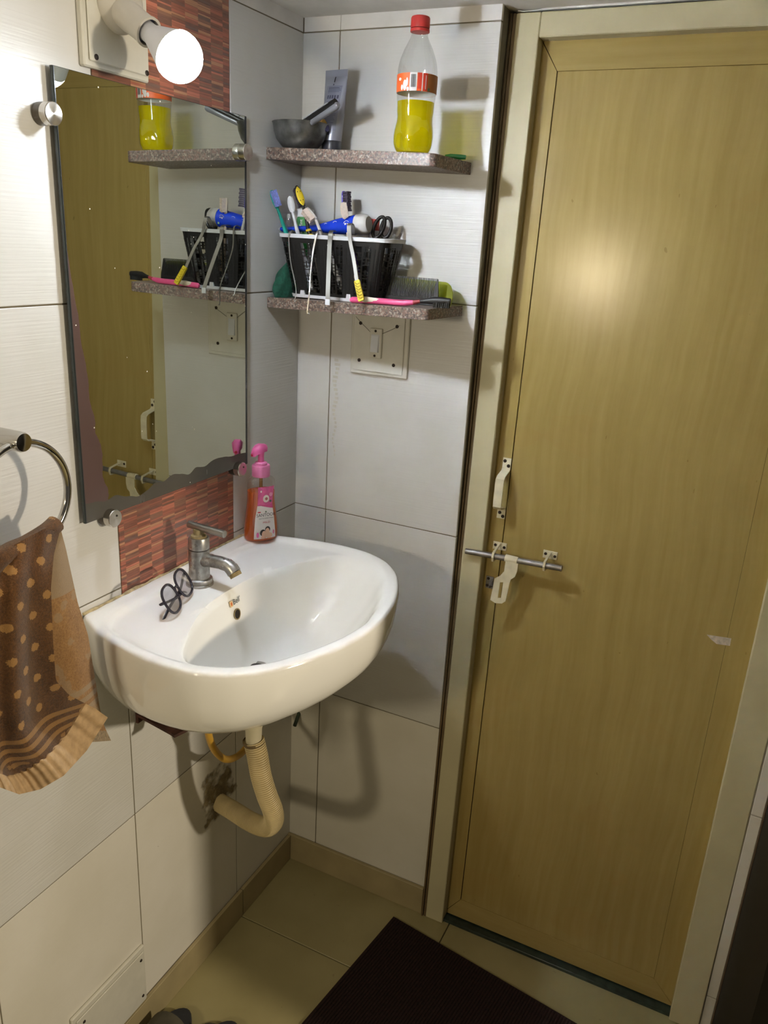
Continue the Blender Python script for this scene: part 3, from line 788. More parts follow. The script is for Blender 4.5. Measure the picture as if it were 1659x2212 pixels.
b = MB(); b.cyl(SB + Vector((0, 0, 0.02)), SB + Vector((0, 0, 0.128)), 0.0032, seg=10); b.build('dip_tube', see_through('dip_tube', (0.85, 0.75, 0.5, 1), 0.05, lin((200, 160, 80)), 0.5), soap)
M_PINK = plain('pink_plastic', (226, 104, 168), 0.35, var=0.04); M_PINK2 = plain('pale_pink_collar', (222, 128, 178), 0.4, var=0.04)
b = MB(); b.lathe([(0.0165, 0.127), (0.0172, 0.128), (0.0172, 0.147), (0.0162, 0.149), (0.0118, 0.1495), (0.0118, 0.153), (0.0105, 0.1545), (0.0068, 0.155)], SB, (0, 0, 1), 30); b.build('pump_collar', M_PINK2, soap)
b = MB(); b.lathe([(0.0062, 0.154), (0.0056, 0.166), (0.0066, 0.174)], SB, (0, 0, 1), 18); b.build('pump_stem', M_PINK, soap)
nd = (fc * 0.10 - sdx * 1.0).normalized(); nsd = Vector((0, 0, 1)).cross(nd)
def hring(d, w, z0, z1): 
    c_ = SB + nd * d
    return [c_ + nsd * w + Vector((0, 0, z0)), c_ + nsd * w * 1.1 + Vector((0, 0, lerp(z0, z1, .6))), c_ + nsd * w * 0.6 + Vector((0, 0, z1)), c_ - nsd * w * 0.6 + Vector((0, 0, z1)), c_ - nsd * w * 1.1 + Vector((0, 0, lerp(z0, z1, .6))), c_ - nsd * w + Vector((0, 0, z0))]
b = MB(); b.rings([hring(-0.0120, 0.004, 0.180, 0.184), hring(-0.009, 0.0080, 0.176, 0.188), hring(0.003, 0.0095, 0.174, 0.1895), hring(0.011, 0.0075, 0.171, 0.187), hring(0.0165, 0.0055, 0.167, 0.182), hring(0.0185, 0.0042, 0.167, 0.177)]); hdp = b.build('pump_head', M_PINK, soap, 50)
b = MB(); c_ = SB + nd * 0.0188 + Vector((0, 0, 0.1695)); b.lathe([(0.0026, 0), (0.0026, 0.0012)], c_, nd, 12); b.build('nozzle', plain('red_nozzle', (176, 30, 60), 0.4), hdp)
# front label: narrow waist, pink top, white lower field
def spt(z, s_, off=0.0008):
    """point on the bottle front at height z and signed sideways fraction s_ (-1..1)"""
    a, c_ = sprof(z); a *= 1.02; c_ *= 1.02; e_ = 2.6
    x = s_ * 0.93; yy = (1 - abs(x) ** e_) ** (1 / e_)
    return SB + Vector((0, 0, z)) + sdx * (a * x) + fc * (c_ * yy + off)
def label_grid(name, z0, z1, wfn, mat, off, parent, n=12, mz=10, sh=0.0):
    b = MB(); rs = []
    for i in range(mz + 1):
        z = lerp(z0, z1, i / mz); l_, r_ = wfn(z); rs.append([spt(z, lerp(l_, r_, j / n), off) for j in range(n + 1)])
    b.rings(rs, False, False, False); return b.build(name, mat, parent, 40)
wlab = lambda z: (interp(z, [.006, .05, .075, .11], [-.70, -.66, -.56, -.52]), interp(z, [.006, .05, .075, .11], [.70, .66, .62, .80]))
lab = label_grid('front_label', 0.0065, 0.074, wlab, plain('label_white', (232, 228, 226), 0.4, var=0.02), 0.0009, soap)
label_grid('label_top', 0.073, 0.110, wlab, plain('label_pink', (206, 92, 142), 0.4, var=0.25, vscale=90), 0.0010, soap)
label_grid('label_wave', 0.066, 0.0745, lambda z: (lerp(.62, -.5, (z - .066) / .0085), .64), plain('label_rose', (196, 72, 126), 0.4), 0.0012, lab, mz=5)
def blob(name, z, s_, rz, rs_, mat, off, parent, n=20):
    c0 = []
    a, _ = sprof(z)
    for i in range(n):
        t = 2 * PI * i / n; c0.append(spt(z + rz * math.sin(t), s_ + rs_ / a * math.cos(t), off))
    b = MB(); b.add(c0, [list(range(n))]); return b.build(name, mat, parent, 0)
M_WHITEINK = plain('white_ink', (238, 232, 226), 0.5); M_HAIR = plain('dark_brown_ink', (36, 26, 26), 0.5); M_SKIN = plain('peach_ink', (226, 186, 158), 0.5); M_GREENINK = plain('green_ink', (70, 98, 76), 0.5); M_REDINK = plain('red_ink', (190, 40, 60), 0.5)
blob('flower_disc', .0865, .10, .0075, .0068, M_WHITEINK, .0014, lab); blob('flower', .0865, .12, .003, .003, plain('brown_ink', (140, 90, 80), .5), .0017, lab); blob('leaf_print', .081, .45, .0024, .0024, M_GREENINK, .0016, lab)
blob('cross_badge', .1015, -.30, .0022, .0016, M_WHITEINK, .0016, lab); blob('swirl', .094, .50, .004, .004, plain('pale_pink_ink', (228, 160, 190), .5), .0014, lab); blob('red_tag', .0605, -.42, .0012, .0036, M_REDINK, .0014, lab)
for (z, s_, rz, rs_, mt, of) in ((.0190, -.16, .0066, .0062, M_HAIR, .0014), (.0250, .16, .0060, .0056, M_HAIR, .0014), (.0165, -.10, .0066, .0050, M_SKIN, .0030), (.0222, .12, .0062, .0046, M_SKIN, .0030), (.0125, .24, .0060, .0070, M_SKIN, .0022), (.0098, -.12, .0034, .0058, M_SKIN, .0022), (.0150, -.48, .0055, .0026, M_PINK, .0013), (.0180, .56, .0045, .0022, plain('pink_petal', (222, 130, 168), .5), .0013)):
    blob('portrait_print', z, s_, rz, rs_, mt, of, lab)
def smtx(z, s_): 
    p = spt(z, s_, 0.0022); t_ = (spt(z + .004, s_, .0022) - spt(z - .004, s_, .0022)).normalized(); x_ = (spt(z, s_ + .05, .0022) - spt(z, s_ - .05, .0022)).normalized(); n_ = x_.cross(t_)
    return axes(p, n_, x_)
text('brand_lettering', 'SANTOOR', M_BLACKINK, 0.0086, smtx(.0545, .05), lab, sx=0.95); text('mild_lettering', 'MILD', M_REDINK, 0.0056, smtx(.0395, .08), lab, sx=1.2)
text('small_lettering', 'GENTLE HAND WASH', M_BLACKINK, 0.0030, smtx(.0478, .06), lab)
b = MB(smtx(.0608, .05)); b.rings([[Vector((-.0022, -.0012, 0)), Vector((.0022, -.0012, 0)), Vector((0, .0022, 0))], [Vector((-.0022, -.0012, .0001)), Vector((.0022, -.0012, .0001)), Vector((0, .0022, .0001))]]); b.build('crest', M_GREENINK, lab, 0)

# ================================================================== MIRROR
MX0, MX1 = 0.0070, 0.0125; MYL, MYR, MZ0, MZ1 = -0.602, -0.195, 1.087, 1.687
mir = thing('wall_mirror', 'rectangular frameless wall mirror with brown worn silvering along its lower left edges', 'mirror', (0.0, (MYL + MYR) / 2, MZ0))
glass = MB(); glass.box((MX0, MYL, MZ0), (MX1 - 0.0006, MYR, MZ1), 0.0004); gl_ = glass.build('glass_edge', M_GLASS_EDGE, mir, 0)
b = MB(); b.box((MX1 - 0.0006, MYL + 0.0008, MZ0 + 0.0008), (MX1, MYR - 0.0008, MZ1 - 0.0008)); b.build('mirror_face', M_MIRROR, mir, 0)
def knob_mat():
    n = NT('spun_steel'); n.set(0.22, 1.0).col(lin((208, 204, 198)))
    n.bs.inputs['Anisotropic'].default_value = 0.75
    tg = n.node('ShaderNodeTangent', direction_type='RADIAL', axis='X'); n.link(tg.outputs[0], n.bs.inputs['Tangent']); return n.mat
M_KNOB = knob_mat()
for ky, kz, hole in ((-0.6160, 1.6305, 0), (-0.2080, 1.6305, 0), (-0.5545, 1.0840, 1), (-0.2280, 1.0855, 1)):
    b = MB(); b.lathe([(0.0125, 0.0), (0.0135, 0.001), (0.0135, 0.0127)], (0.0, ky, kz), (1, 0, 0), 28); ko = b.build('clamp_knob', plain('dark_steel_spacer', (92, 86, 78), 0.35, metal=0.7), mir)
    b = MB(); b.lathe([(0.0135, 0.0), (0.0137, 0.001), (0.0137, 0.0105), (0.0130, 0.0115)], (0.0128, ky, kz), (1, 0, 0), 32); b.build('knob_face', M_KNOB, ko, 30)
    if hole:
        b = MB(); b.lathe([(0.0016, 0), (0.0016, 0.0005)], (0.0244, ky + 0.003, kz + 0.004), (1, 0, 0), 10); b.build('pin_hole', M_DARK, ko)

# ================================================================== LAMP OVER THE MIRROR
PYL, PYR, PZ0_, PZ1_ = -0.5465, -0.4260, 1.6965, 1.8300
lamp = thing('wall_lamp', 'lit round white bulb in an angled grey holder above the mirror', 'lamp', (0, (PYL + PYR) / 2, PZ0_))
b = MB(); b.box((0.0, PYL, PZ0_), (0.010, PYR, PZ1_), 0.002); pl = b.build('back_box', M_PLATE, lamp, 0)
b = MB(); b.box((0.0102, PYL + 0.0075, PZ0_ + 0.0075), (0.0135, PYR - 0.0035, PZ1_ - 0.0075), 0.0012); pf = b.build('cover_plate', M_PLATE, lamp, 0)
screws(pf, [(0.0135, PYL + 0.0175, PZ0_ + 0.013), (0.0135, PYR - 0.0085, PZ0_ + 0.0115), (0.0135, PYL + 0.0175, PZ1_ - 0.013), (0.0135, PYR - 0.0085, PZ1_ - 0.0115)], 0.0036, (1, 0, 0))
DC = at(262, 8, 'x', 0.022); DC.x = 0.0135
b = MB(); b.lathe([(0.0350, 0.0), (0.0355, 0.004), (0.0340, 0.010), (0.0300, 0.018), (0.0240, 0.024), (0.0150, 0.028), (0.004, 0.0295)], DC, (1, 0, 0), 36); b.build('holder_base', M_HOLDER, lamp)
ax = BULB_AXIS; S0 = BULB - ax * 0.0915
b = MB(); b.lathe([(0.0165, -0.030), (0.0180, -0.015), (0.0185, 0.0), (0.0178, 0.010), (0.0178, 0.030), (0.0190, 0.0305), (0.0190, 0.034), (0.0160, 0.034), (0.0160, 0.026)], S0, ax, 30, cap1=False); hs = b.build('socket', M_HOLDER, lamp)
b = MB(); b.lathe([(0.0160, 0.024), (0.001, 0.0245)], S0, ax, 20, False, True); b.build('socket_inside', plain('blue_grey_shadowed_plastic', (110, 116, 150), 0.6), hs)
q = at(232, 12, 'x', 0.040); b = MB(); b.lathe([(0.0060, 0.0), (0.0060, 0.0035)], DC + Vector((0.018, -0.016, -0.004)), (0.9, -0.35, -0.1), 16); b.build('base_screw', M_SCREW, lamp)
LB = (BULB - S0).length
b = MB(); b.lathe([(0.0125, 0.018), (0.0125, 0.040), (0.0140, 0.044), (0.0165, LB * 0.55), (0.0235, LB - 0.022), (0.0288, LB - 0.009), (0.0301, LB - 0.0054)], S0, ax, 32); b.build('bulb_body', M_BULB_BODY, lamp)
prof = []
for i in range(15):
    t = lerp(-0.18, PI / 2, i / 14); prof.append((max(0.0006, BULB_R * math.cos(t)), BULB_R * math.sin(t) * 1.0))
b = MB(); b.lathe(prof, BULB, ax, 32); b.build('bulb_dome', M_GLOW, lamp)

# ================================================================== SWITCH AND BLANK PLATES
sw = thing('light_switch', 'single rocker light switch on a cream square plate below the lower shelf', 'switch', (0.186, 0, 1.252))
b = MB(); b.box((0.1245, -0.0055, 1.252), (0.2485, 0.0, 1.3745), 0.0015); b.build('back_box', M_PLATE, sw, 0)
b = MB(); b.box((0.1305, -0.0080, 1.2590), (0.2395, -0.0058, 1.3690), 0.001); pf = b.build('cover_plate', M_PLATE, sw, 0)
screws(pf, [(0.1455, -0.0080, 1.3500), (0.2235, -0.0080, 1.3505), (0.1455, -0.0080, 1.2790), (0.2205, -0.0080, 1.2770)], 0.0034)
b = MB(); b.box((0.1685, -0.0125, 1.2865), (0.1945, -0.0081, 1.3435), 0.0012); rk = b.build('switch_body', M_PLATE, sw, 0)
b = MB(); b.rings([[Vector((0.1725, -0.0126, 1.2985)), Vector((0.1895, -0.0126, 1.2985)), Vector((0.1895, -0.0126, 1.3320)), Vector((0.1725, -0.0126, 1.3320))], [Vector((0.1725, -0.0165, 1.2985)), Vector((0.1880, -0.0165, 1.2985)), Vector((0.1880, -0.0135, 1.3290)), Vector((0.1725, -0.0135, 1.3290))]]); b.build('rocker', M_WHITEPL, rk, 0)
screws(rk, [(0.1808, -0.0125, 1.3385), (0.1808, -0.0125, 1.2915)], 0.0024)
for ta, tb in ((Vector((0.1215, -0.0060, 1.3725)), Vector((0.1690, -0.0105, 1.3350))), (Vector((0.1940, -0.0105, 1.3345)), Vector((0.2400, -0.0062, 1.3600)))):
    MB().tube([ta, ta.lerp(tb, .5) + Vector((0, -.001, -.0015)), tb], .00035, 6).build('loose_thread', M_SCREW, sw)
# dried glue run on the tile
gs = MB()
for i in range(24):
    z = 1.272 - i * .0085; x = .0905 + .003 * math.sin(i * .9); w_ = max(.0012, .0062 * (1 - i / 30)) * random.uniform(.6, 1.1)
    gs.box((x - w_, -.0006, z - .0028), (x + w_, .0002, z + .0026))
gs.build('glue_run', plain('dried_glue', (206, 203, 194), 0.6, var=0.1), wall_back, 0)
bx_ = thing('blank_socket_plate', 'blank cream rectangular cover plate low on the wall just above the skirting', 'cover plate', (0, -0.617, 0.0745))
b = MB(); b.box((0.0, -0.7070, 0.0745), (0.007, -0.5285, 0.2095), 0.002); b.build('back_box', M_PLATE, bx_, 0)
b = MB(); b.box((0.0072, -0.7000, 0.0790), (0.010, -0.5345, 0.1990), 0.001); pf = b.build('cover_plate', M_PLATE, bx_, 0)
screws(pf, [(0.010, -0.6850, 0.1850), (0.010, -0.5430, 0.1850), (0.010, -0.5430, 0.0960), (0.010, -0.6850, 0.0960)], 0.0030, (1, 0, 0))

# ================================================================== TOWEL RING AND TOWEL
RC = Vector((0.075, -0.757, 1.180)); RR = 0.0700
tr = thing('towel_ring', 'round chrome towel ring on a wall post to the left of the mirror', 'towel ring', (0, RC.y, RC.z + RR))
b = MB(); b.lathe([(0.030, 0.0), (0.030, 0.003), (0.026, 0.007), (0.018, 0.009)], (0, RC.y, RC.z + RR + 0.003), (1, 0, 0), 28); b.build('rosette', M_CHROME, tr)
b = MB(); b.lathe([(0.0125, 0.008), (0.0125, 0.082), (0.0110, 0.086), (0.003, 0.087)], (0, RC.y, RC.z + RR + 0.003), (1, 0, 0), 24); b.build('post', M_CHROME, tr)
MB().tube([RC + Vector((0, RR * math.cos(t), RR * math.sin(t))) for t in [2 * PI * i / 56 for i in range(56)]], 0.0052, 12, closed=True).build('ring', M_CHROME, tr)
def towel_mat(name, front):
    n = NT(name); uvn = n.node('ShaderNodeUVMap'); s = n.node('ShaderNodeSeparateXYZ'); n.link(uvn.outputs[0], s.inputs[0])
    pos, _ = n.pos(); fz = n.noise(pos, 420, 2); big = n.noise(pos, 26, 3)
    if front:
        base = n.ramp(n.math('ADD', n.math('MULTIPLY', fz, 0.6), n.math('MULTIPLY', big, 0.4)), [(0.3, lin((66, 42, 20))), (0.7, lin((122, 82, 42)))])
        U, V_ = s.outputs[0], s.outputs[1]
        ry = n.math('DIVIDE', V_, 0.0225); row = n.math('FLOOR', ry)
        sh = n.math('MULTIPLY', n.math('MODULO', n.math('ABSOLUTE', row), 2.0), 0.5)
        ux = n.math('ADD', n.math('DIVIDE', U, 0.040), sh)
        dx = n.math('MULTIPLY', n.math('SUBTRACT', n.math('FRACT', ux), 0.5), 0.040)
        dy = n.math('MULTIPLY', n.math('SUBTRACT', n.math('FRACT', ry), 0.5), 0.0225)
        d = n.math('SQRT', n.math('ADD', n.math('POWER', dx, 2.0), n.math('POWER', dy, 2.0)))
        dot = n.math('MULTIPLY', n.math('LESS_THAN', n.math('ADD', d, n.math('MULTIPLY', n.math('SUBTRACT', fz, 0.5), 0.006)), 0.0056), n.math('GREATER_THAN', V_, 0.135))
        st = n.math('MULTIPLY', n.math('LESS_THAN', n.math('FRACT', n.math('DIVIDE', V_, 0.0135)), 0.5), n.math('MULTIPLY', n.math('LESS_THAN', V_, 0.130), n.math('GREATER_THAN', V_, 0.095)))
        fl = n.math('MULTIPLY', n.math('LESS_THAN', V_, 0.092), n.math('GREATER_THAN', n.noise(n.scaled(uvn.outputs[0], (60, 60, 1)), 1.0, 2), 0.54))
        mk_ = n.math('MAXIMUM', dot, n.math('MAXIMUM', n.math('MULTIPLY', st, 0.7), n.math('MULTIPLY', fl, 0.6)))
        c = n.mix(n.math('MULTIPLY', mk_, 0.85), base, lin((186, 140, 80)))
    else:
        base = n.ramp(n.math('ADD', n.math('MULTIPLY', fz, 0.6), n.math('MULTIPLY', big, 0.4)), [(0.3, lin((140, 98, 52))), (0.7, lin((190, 146, 92)))])
        V_ = s.outputs[1]
        grey = n.math('MULTIPLY', n.math('LESS_THAN', n.math('FRACT', n.math('DIVIDE', V_, 0.016)), 0.55), n.math('MULTIPLY', n.math('LESS_THAN', V_, 0.125), n.math('GREATER_THAN', V_, 0.055)))
        top = n.math('GREATER_THAN', V_, 0.275); patch = n.math('GREATER_THAN', big, 0.60)
        c = n.mix(n.math('MULTIPLY', n.math('MAXIMUM', grey, n.math('MAXIMUM', top, n.math('MULTIPLY', patch, 0.6))), 0.75), base, lin((172, 152, 124)))
    n.col(c).set(1.0, 0, 0.0); n.bs.inputs['Sheen Weight'].default_value = 0.3
    n.bump(n.noise(pos, 1500, 2), 1.0, 0.0016); return n.mat
M_TOWF = towel_mat('brown_terry_dotted', True); M_TOWB = towel_mat('golden_terry', False); M_HEM = plain('ribbed_beige_hem', (190, 160, 122), 0.9, var=0.15, vscale=90, bump=0.8, bscale=260)
tw = thing('hand_towel', 'brown terry hand towel with golden dots hanging from the chrome ring', 'towel', (0.09, -0.77, 0.75))
def sheet(name, mat, ufn, vfn, xfn, ns, nt, thick, t0=0.0, t1=1.0, v_off=0.0):
    b = MB(); uvs = []; P = []
    for i in range(nt + 1):
        t = lerp(t0, t1, i / nt)
        for j in range(ns + 1):
            s_ = j / ns; u = ufn(s_, t); v = vfn(s_, t); p = at(u, v, 'x', xfn(s_, t)); P.append(p); uvs.append((p.y, p.z - 0.755 + v_off))
    n1 = ns + 1; fs = []
    for i in range(nt):
        for j in range(ns): fs.append((i*n1+j, i*n1+j+1, (i+1)*n1+j+1, (i+1)*n1+j))
    off = [Vector((-thick, 0, 0))] * len(P); m_ = len(P)
    vs_ = P + [p + o for p, o in zip(P, off)]
    fs2 = fs + [tuple(m_ + k for k in f[::-1]) for f in fs]
    rim = [j for j in range(n1)] + [i*n1+ns for i in range(1, nt+1)] + [nt*n1+j for j in range(ns-1, -1, -1)] + [i*n1 for i in range(nt-1, 0, -1)]
    for k in range(len(rim)):
        a, c_ = rim[k], rim[(k+1) % len(rim)]; fs2.append((a, m_+a, m_+c_, c_))
    b.add(vs_, fs2); b.uv = uvs + uvs
    return b.build(name, mat, tw, 60)
def fold(s_, t, k, amp, ph=0.0): return amp * math.sin(s_ * k + ph + 0.8 * math.sin(3 * t)) * (0.35 + 0.65 * t)
aU = lambda s_, t: lerp(-150, interp(t, [0, .12, .3, .6, .80, .88, .95, 1.0], [128, 116, 110, 115, 121, 150, 205, 233]), s_)
aV = lambda s_, t: lerp(interp(s_, [0, .6, .78, .9, 1], [1270, 1185, 1157, 1140, 1152]), interp(s_, [0, .4, .5, .62, .75, .88, 1], [1640, 1702, 1716, 1705, 1676, 1622, 1550]), t)
aX = lambda s_, t: 0.088 + 0.012 * sstep(t * 4) + fold(s_, t, 19, 0.010) + 0.014 * sstep((t - .78) / .22) * s_ + (0.010 * math.exp(-((s_ - .9) / .08) ** 2) * (1 - t))
sheet('front_layer', M_TOWF, aU, aV, aX, 60, 60, 0.004, 0.0, 0.93)
sheet('front_hem', M_HEM, aU, aV, lambda s_, t: aX(s_, t) + 0.002 + 0.0014 * math.sin(s_ * 150), 160, 6, 0.005, 0.925, 1.0)
bU = lambda s_, t: lerp(-120, interp(t, [0, .1, .35, .5, .85, .93, 1.0], [131, 143, 168, 190, 216, 225, 240]), s_)
bV = lambda s_, t: lerp(interp(s_, [0, .6, .8, .93, 1], [1275, 1190, 1160, 1132, 1142]), interp(s_, [0, .6, .85, 1], [1560, 1590, 1604, 1600]), t)
bX = lambda s_, t: 0.072 + fold(s_, t, 14, 0.009, 1.0) - 0.006 * t
sheet('rear_layer', M_TOWB, bU, bV, bX, 50, 50, 0.004, 0.0, 0.955)
sheet('rear_hem', plain('grey_terry_hem', (150, 134, 112), 0.95, var=0.3, vscale=300, bump=1.0, bscale=500), bU, bV, bX, 50, 5, 0.005, 0.95, 1.0)
# the roll of cloth over the ring
rl = [Vector((0.078, -0.845, 1.088)), Vector((0.080, -0.80, 1.118)), Vector((0.079, -0.762, 1.122)), Vector((0.078, -0.730, 1.128)), Vector((0.076, -0.712, 1.134))]
ro_ = MB(); ro_.tube(spline(rl, 6), [0.012] * 25, 14); ro_.uv = [(p.y, p.z - 0.755) for p in ro_.v]; ro_.build('fold_over_ring', M_TOWF, tw)

# ================================================================== MAT AND SLIPPERS
C0 = Vector((0.322, -0.0535, 0)); e1 = Vector((0.990, -0.142, 0)).normalized(); e2 = Vector((-0.142, -0.990, 0)).normalized()
def P2(a, b_, z): return C0 + e1 * a + e2 * b_ + Vector((0, 0, z))
mat_ = thing('door_mat', 'dark maroon ribbed mat on the floor in front of the door', 'mat', P2(0.35, 0.22, 0))
b = MB(); out0 = [(0, 0), (0.70, 0), (0.70, 0.45), (0, 0.45)]; b.rings([[P2(a, c_, 0.0004) for a, c_ in out0], [P2(a, c_, 0.006) for a, c_ in out0]]); b.build('mat_base', M_DARKMAT, mat_, 0)
b = MB()
for i in range(110):
    a = 0.004 + i * 0.0063; b.rings([[P2(a, .003, .0058), P2(a + .0046, .003, .0058), P2(a + .0036, .003, .0085), P2(a + .001, .003, .0085)], [P2(a, .447, .0058), P2(a + .0046, .447, .0058), P2(a + .0036, .447, .0085), P2(a + .001, .447, .0085)]])
ro2 = b.build('ribs', M_DARKMAT, mat_, 0); ro2['kind'] = 'stuff'
M_SOLE = plain('navy_foam', (42, 44, 50), 0.7, var=0.2, bump=0.3); M_STRAP = plain('grey_brown_strap', (70, 66, 54), 0.8, var=0.2, bump=0.3)
def slipper(cx, toe, ang, label, flip):
    th = thing('slipper', label, 'slipper', (cx, toe - 0.12, 0.0), 'pair of house slippers')
    X = Matrix.Translation((cx, toe, 0)) @ Matrix.Rotation(ang, 4, 'Z')
    def outline(z, k=1.0):
        o = []
        for i in range(40):
            t = 2 * PI * i / 40; yy = -0.125 + 0.125 * math.sin(t); w = interp(yy, [-.25, -.2, -.13, -.05, 0], [.030, .034, .032, .045, .045]); o.append(Vector((math.cos(t) * w * k * flip, -0.125 + 0.125 * k * math.sin(t), z)))
        return o
    b = MB(X); b.rings([outline(0.0005, .97), outline(0.006, 1.0), outline(0.022, 1.0), outline(0.026, .97)]); b.build('sole', M_SOLE, th)
    b = MB(X); rs = []
    for i in range(13):
        t = PI * i / 12; x_ = 0.046 * math.cos(t); z_ = 0.018 + 0.045 * math.sin(t)
        rs.append([Vector((x_, -0.055 + .008 * math.sin(t), z_)), Vector((x_, -0.125, z_ + .004)), Vector((x_ * .95, -0.125, z_)), Vector((x_ * .95, -0.055 + .008 * math.sin(t), z_ - .004))])
    b.rings(rs); b.build('strap', M_STRAP, th)
slipper(0.062, -0.478, 0.05, 'dark house slipper on the floor against the skirting', 1)
slipper(0.163, -0.456, -0.06, 'dark house slipper lying away from the wall, partner of the one at the skirting', -1)

# ================================================================== SHELVES
def zu(x): return 1.6490 - 0.030 * x
def zl(x): return 1.3915 + 0.022 * x
def shelf(name, label, zfn, depth0, depth1, xr, th, rc):
    out = [(0.0005, -0.0005)]
    out += [(0.0005, -depth0)]
    xf = xr - 0.010
    n = 8
    cx, cy = xf - rc, -(depth1 - rc)
    for i in range(n + 1):
        a = -PI / 2 + (PI / 2) * i / n; out.append((cx + rc * math.cos(a), cy + rc * math.sin(a)))
    out.append((xr, -0.0005))
    b = MB(); c = 0.0015
    def ins(k):
        mx = sum(p[0] for p in out) / len(out); my = sum(p[1] for p in out) / len(out)
        return [(p[0] + (mx - p[0]) * k, p[1] + (my - p[1]) * k) if p[1] < -0.001 and p[0] > 0.001 else p for p in out]
    o2 = ins(0.014)
    b.rings([[Vector((x, y, zfn(x) - th)) for x, y in o2], [Vector((x, y, zfn(x) - th + c)) for x, y in out], [Vector((x, y, zfn(x) - c)) for x, y in out], [Vector((x, y, zfn(x))) for x, y in o2]])
    o = b.build(name, M_GRANITE, None, 0); return tag(o, label, 'shelf', 'granite corner shelves')
shelf('wall_shelf', 'upper speckled granite corner shelf carrying the yellow bottle and steel bowl', zu, 0.119, 0.138, 0.343, 0.0195, 0.012)
shelf('wall_shelf', 'lower speckled granite corner shelf carrying the black basket of toothbrushes', zl, 0.114, 0.138, 0.349, 0.0185, 0.010)

# ------------------------------------------------------------------ soft-drink bottle with yellow liquid
BB = Vector((0.2812, -0.1105, zu(0.28) + 0.0003))
bot = thing('plastic_bottle', 'clear plastic bottle half full of bright yellow liquid with a red cap', 'bottle', BB)
BP = [(0.0, .0190), (.0012, .0255), (.006, .0290), (.014, .0312), (.026, .0318), (.036, .0312), (.046, .0292), (.054, .0288), (.062, .0298), (.075, .0302), (.0765, .0308), (.088, .0312), (.107, .0318), (.120, .0316), (.130, .0300), (.140, .0270), (.150, .0228), (.158, .0186), (.164, .0152), (.170, .0130), (.176, .0122)]
def bprof(z): return interp(z, [p[0] for p in BP], [p[1] for p in BP])
def bring(z, k=1.0, n=48):
    r0 = bprof(z); out = []
    for i in range(n):
        t = 2 * PI * i / n
        lob = 0.0022 * math.cos(5 * t + 0.6) * math.exp(-((z - 0.016) / 0.020) ** 2)
        out.append(BB + Vector((math.cos(t), math.sin(t), 0)) * ((r0 + lob) * k) + Vector((0, 0, z)))
    return out
zsb = [0, .0012, .004, .008, .013, .019, .026, .033, .040, .046, .054, .062, .070, .075, .082, .092, .102, .112, .120, .126, .132, .138, .144, .150, .155, .160, .165, .170, .176]
b = MB(); b.rings([bring(z) for z in zsb], True, True, False); b.build('bottle_wall', see_through('clear_pet', (0.93, 0.94, 0.94, 1), 0.05), bot)
b = MB(); b.rings([bring(z, 0.965) for z in (.0012, .004, .008, .013, .019, .026, .033, .040, .046, .054, .062, .070, .0755)]); b.build('yellow_liquid', see_through('yellow_liquid', (1.0, 0.95, 0.04, 1), 0.02, lin((255, 240, 10)), 0.52), bot)
M_RCAP = plain('red_cap', (178, 44, 40), 0.4, var=0.06)
b = MB(); seg = 60
def cring(z, r, kn): return [BB + Vector((math.cos(2*PI*i/seg), math.sin(2*PI*i/seg), 0)) * (r + (kn if i % 2 else 0)) + Vector((0, 0, z)) for i in range(seg)]
b.rings([cring(.1795, .0146, .0), cring(.1815, .0148, .0003), cring(.1935, .0146, .0003), cring(.1955, .0138, 0), cring(.1962, .0120, 0)]); cp = b.build('cap', M_RCAP, bot, 35)
b = MB(); b.lathe([(.0150, .1745), (.0152, .1755), (.0150, .1785), (.0142, .1788)], BB, (0, 0, 1), 32); b.build('tamper_ring', M_RCAP, bot)
# wrap label with its panels
def wrap(name, a0, a1, z0, z1, mat, off, parent=None):
    n = max(2, int(abs(a1 - a0) / 0.1)); b = MB()
    b.rings([[BB + Vector((math.cos(lerp(a0, a1, i / n)), math.sin(lerp(a0, a1, i / n)), 0)) * (bprof(z) + off) + Vector((0, 0, z)) for i in range(n + 1)] for z in (z0, lerp(z0, z1, .5), z1)], False, False, False)
    return b.build(name, mat, parent or bot)
af = math.atan2(CAM.y - BB.y, CAM.x - BB.x)
lbl = wrap('wrap_label', 0, 2 * PI, .0875, .1130, plain('label_orange', (224, 98, 44), 0.45, var=0.05), 0.0006)
M_LW = plain('label_paper_white', (226, 224, 224), 0.5, var=0.03); M_LR = plain('label_red', (206, 62, 40), 0.45); M_LB = plain('label_brown', (150, 92, 44), 0.45, var=0.1)
wrap('label_back', 0, 2 * PI, .0877, .1128, M_LW, 0.0003, lbl)
wrap('barcode_panel', af - 0.36, af + 0.00, .0875, .1130, M_LW, .0010, lbl)
for i in range(13):
    a = af - 0.30 + i * 0.019; wrap('barcode_bar', a, a + random.choice((.006, .010, .013)), .0925, .1105, M_BLACKINK, .0014, lbl)
wrap('red_panel', af + 0.04, af + 0.24, .0905, .1130, M_LR, .0010, lbl); wrap('white_strip', af + .24, af + .29, .0875, .1130, M_LW, .0011, lbl); wrap('red_panel', af + .29, af + .52, .0885, .1130, M_LR, .0010, lbl)
wrap('white_strip', af + .42, af + .46, .0905, .1100, M_LW, .0012, lbl); wrap('brown_panel', af + .54, af + 1.5, .0875, .1130, M_LB, .0010, lbl); wrap('green_square', af + .57, af + .68, .0885, .0925, M_GREENINK, .0014, lbl)
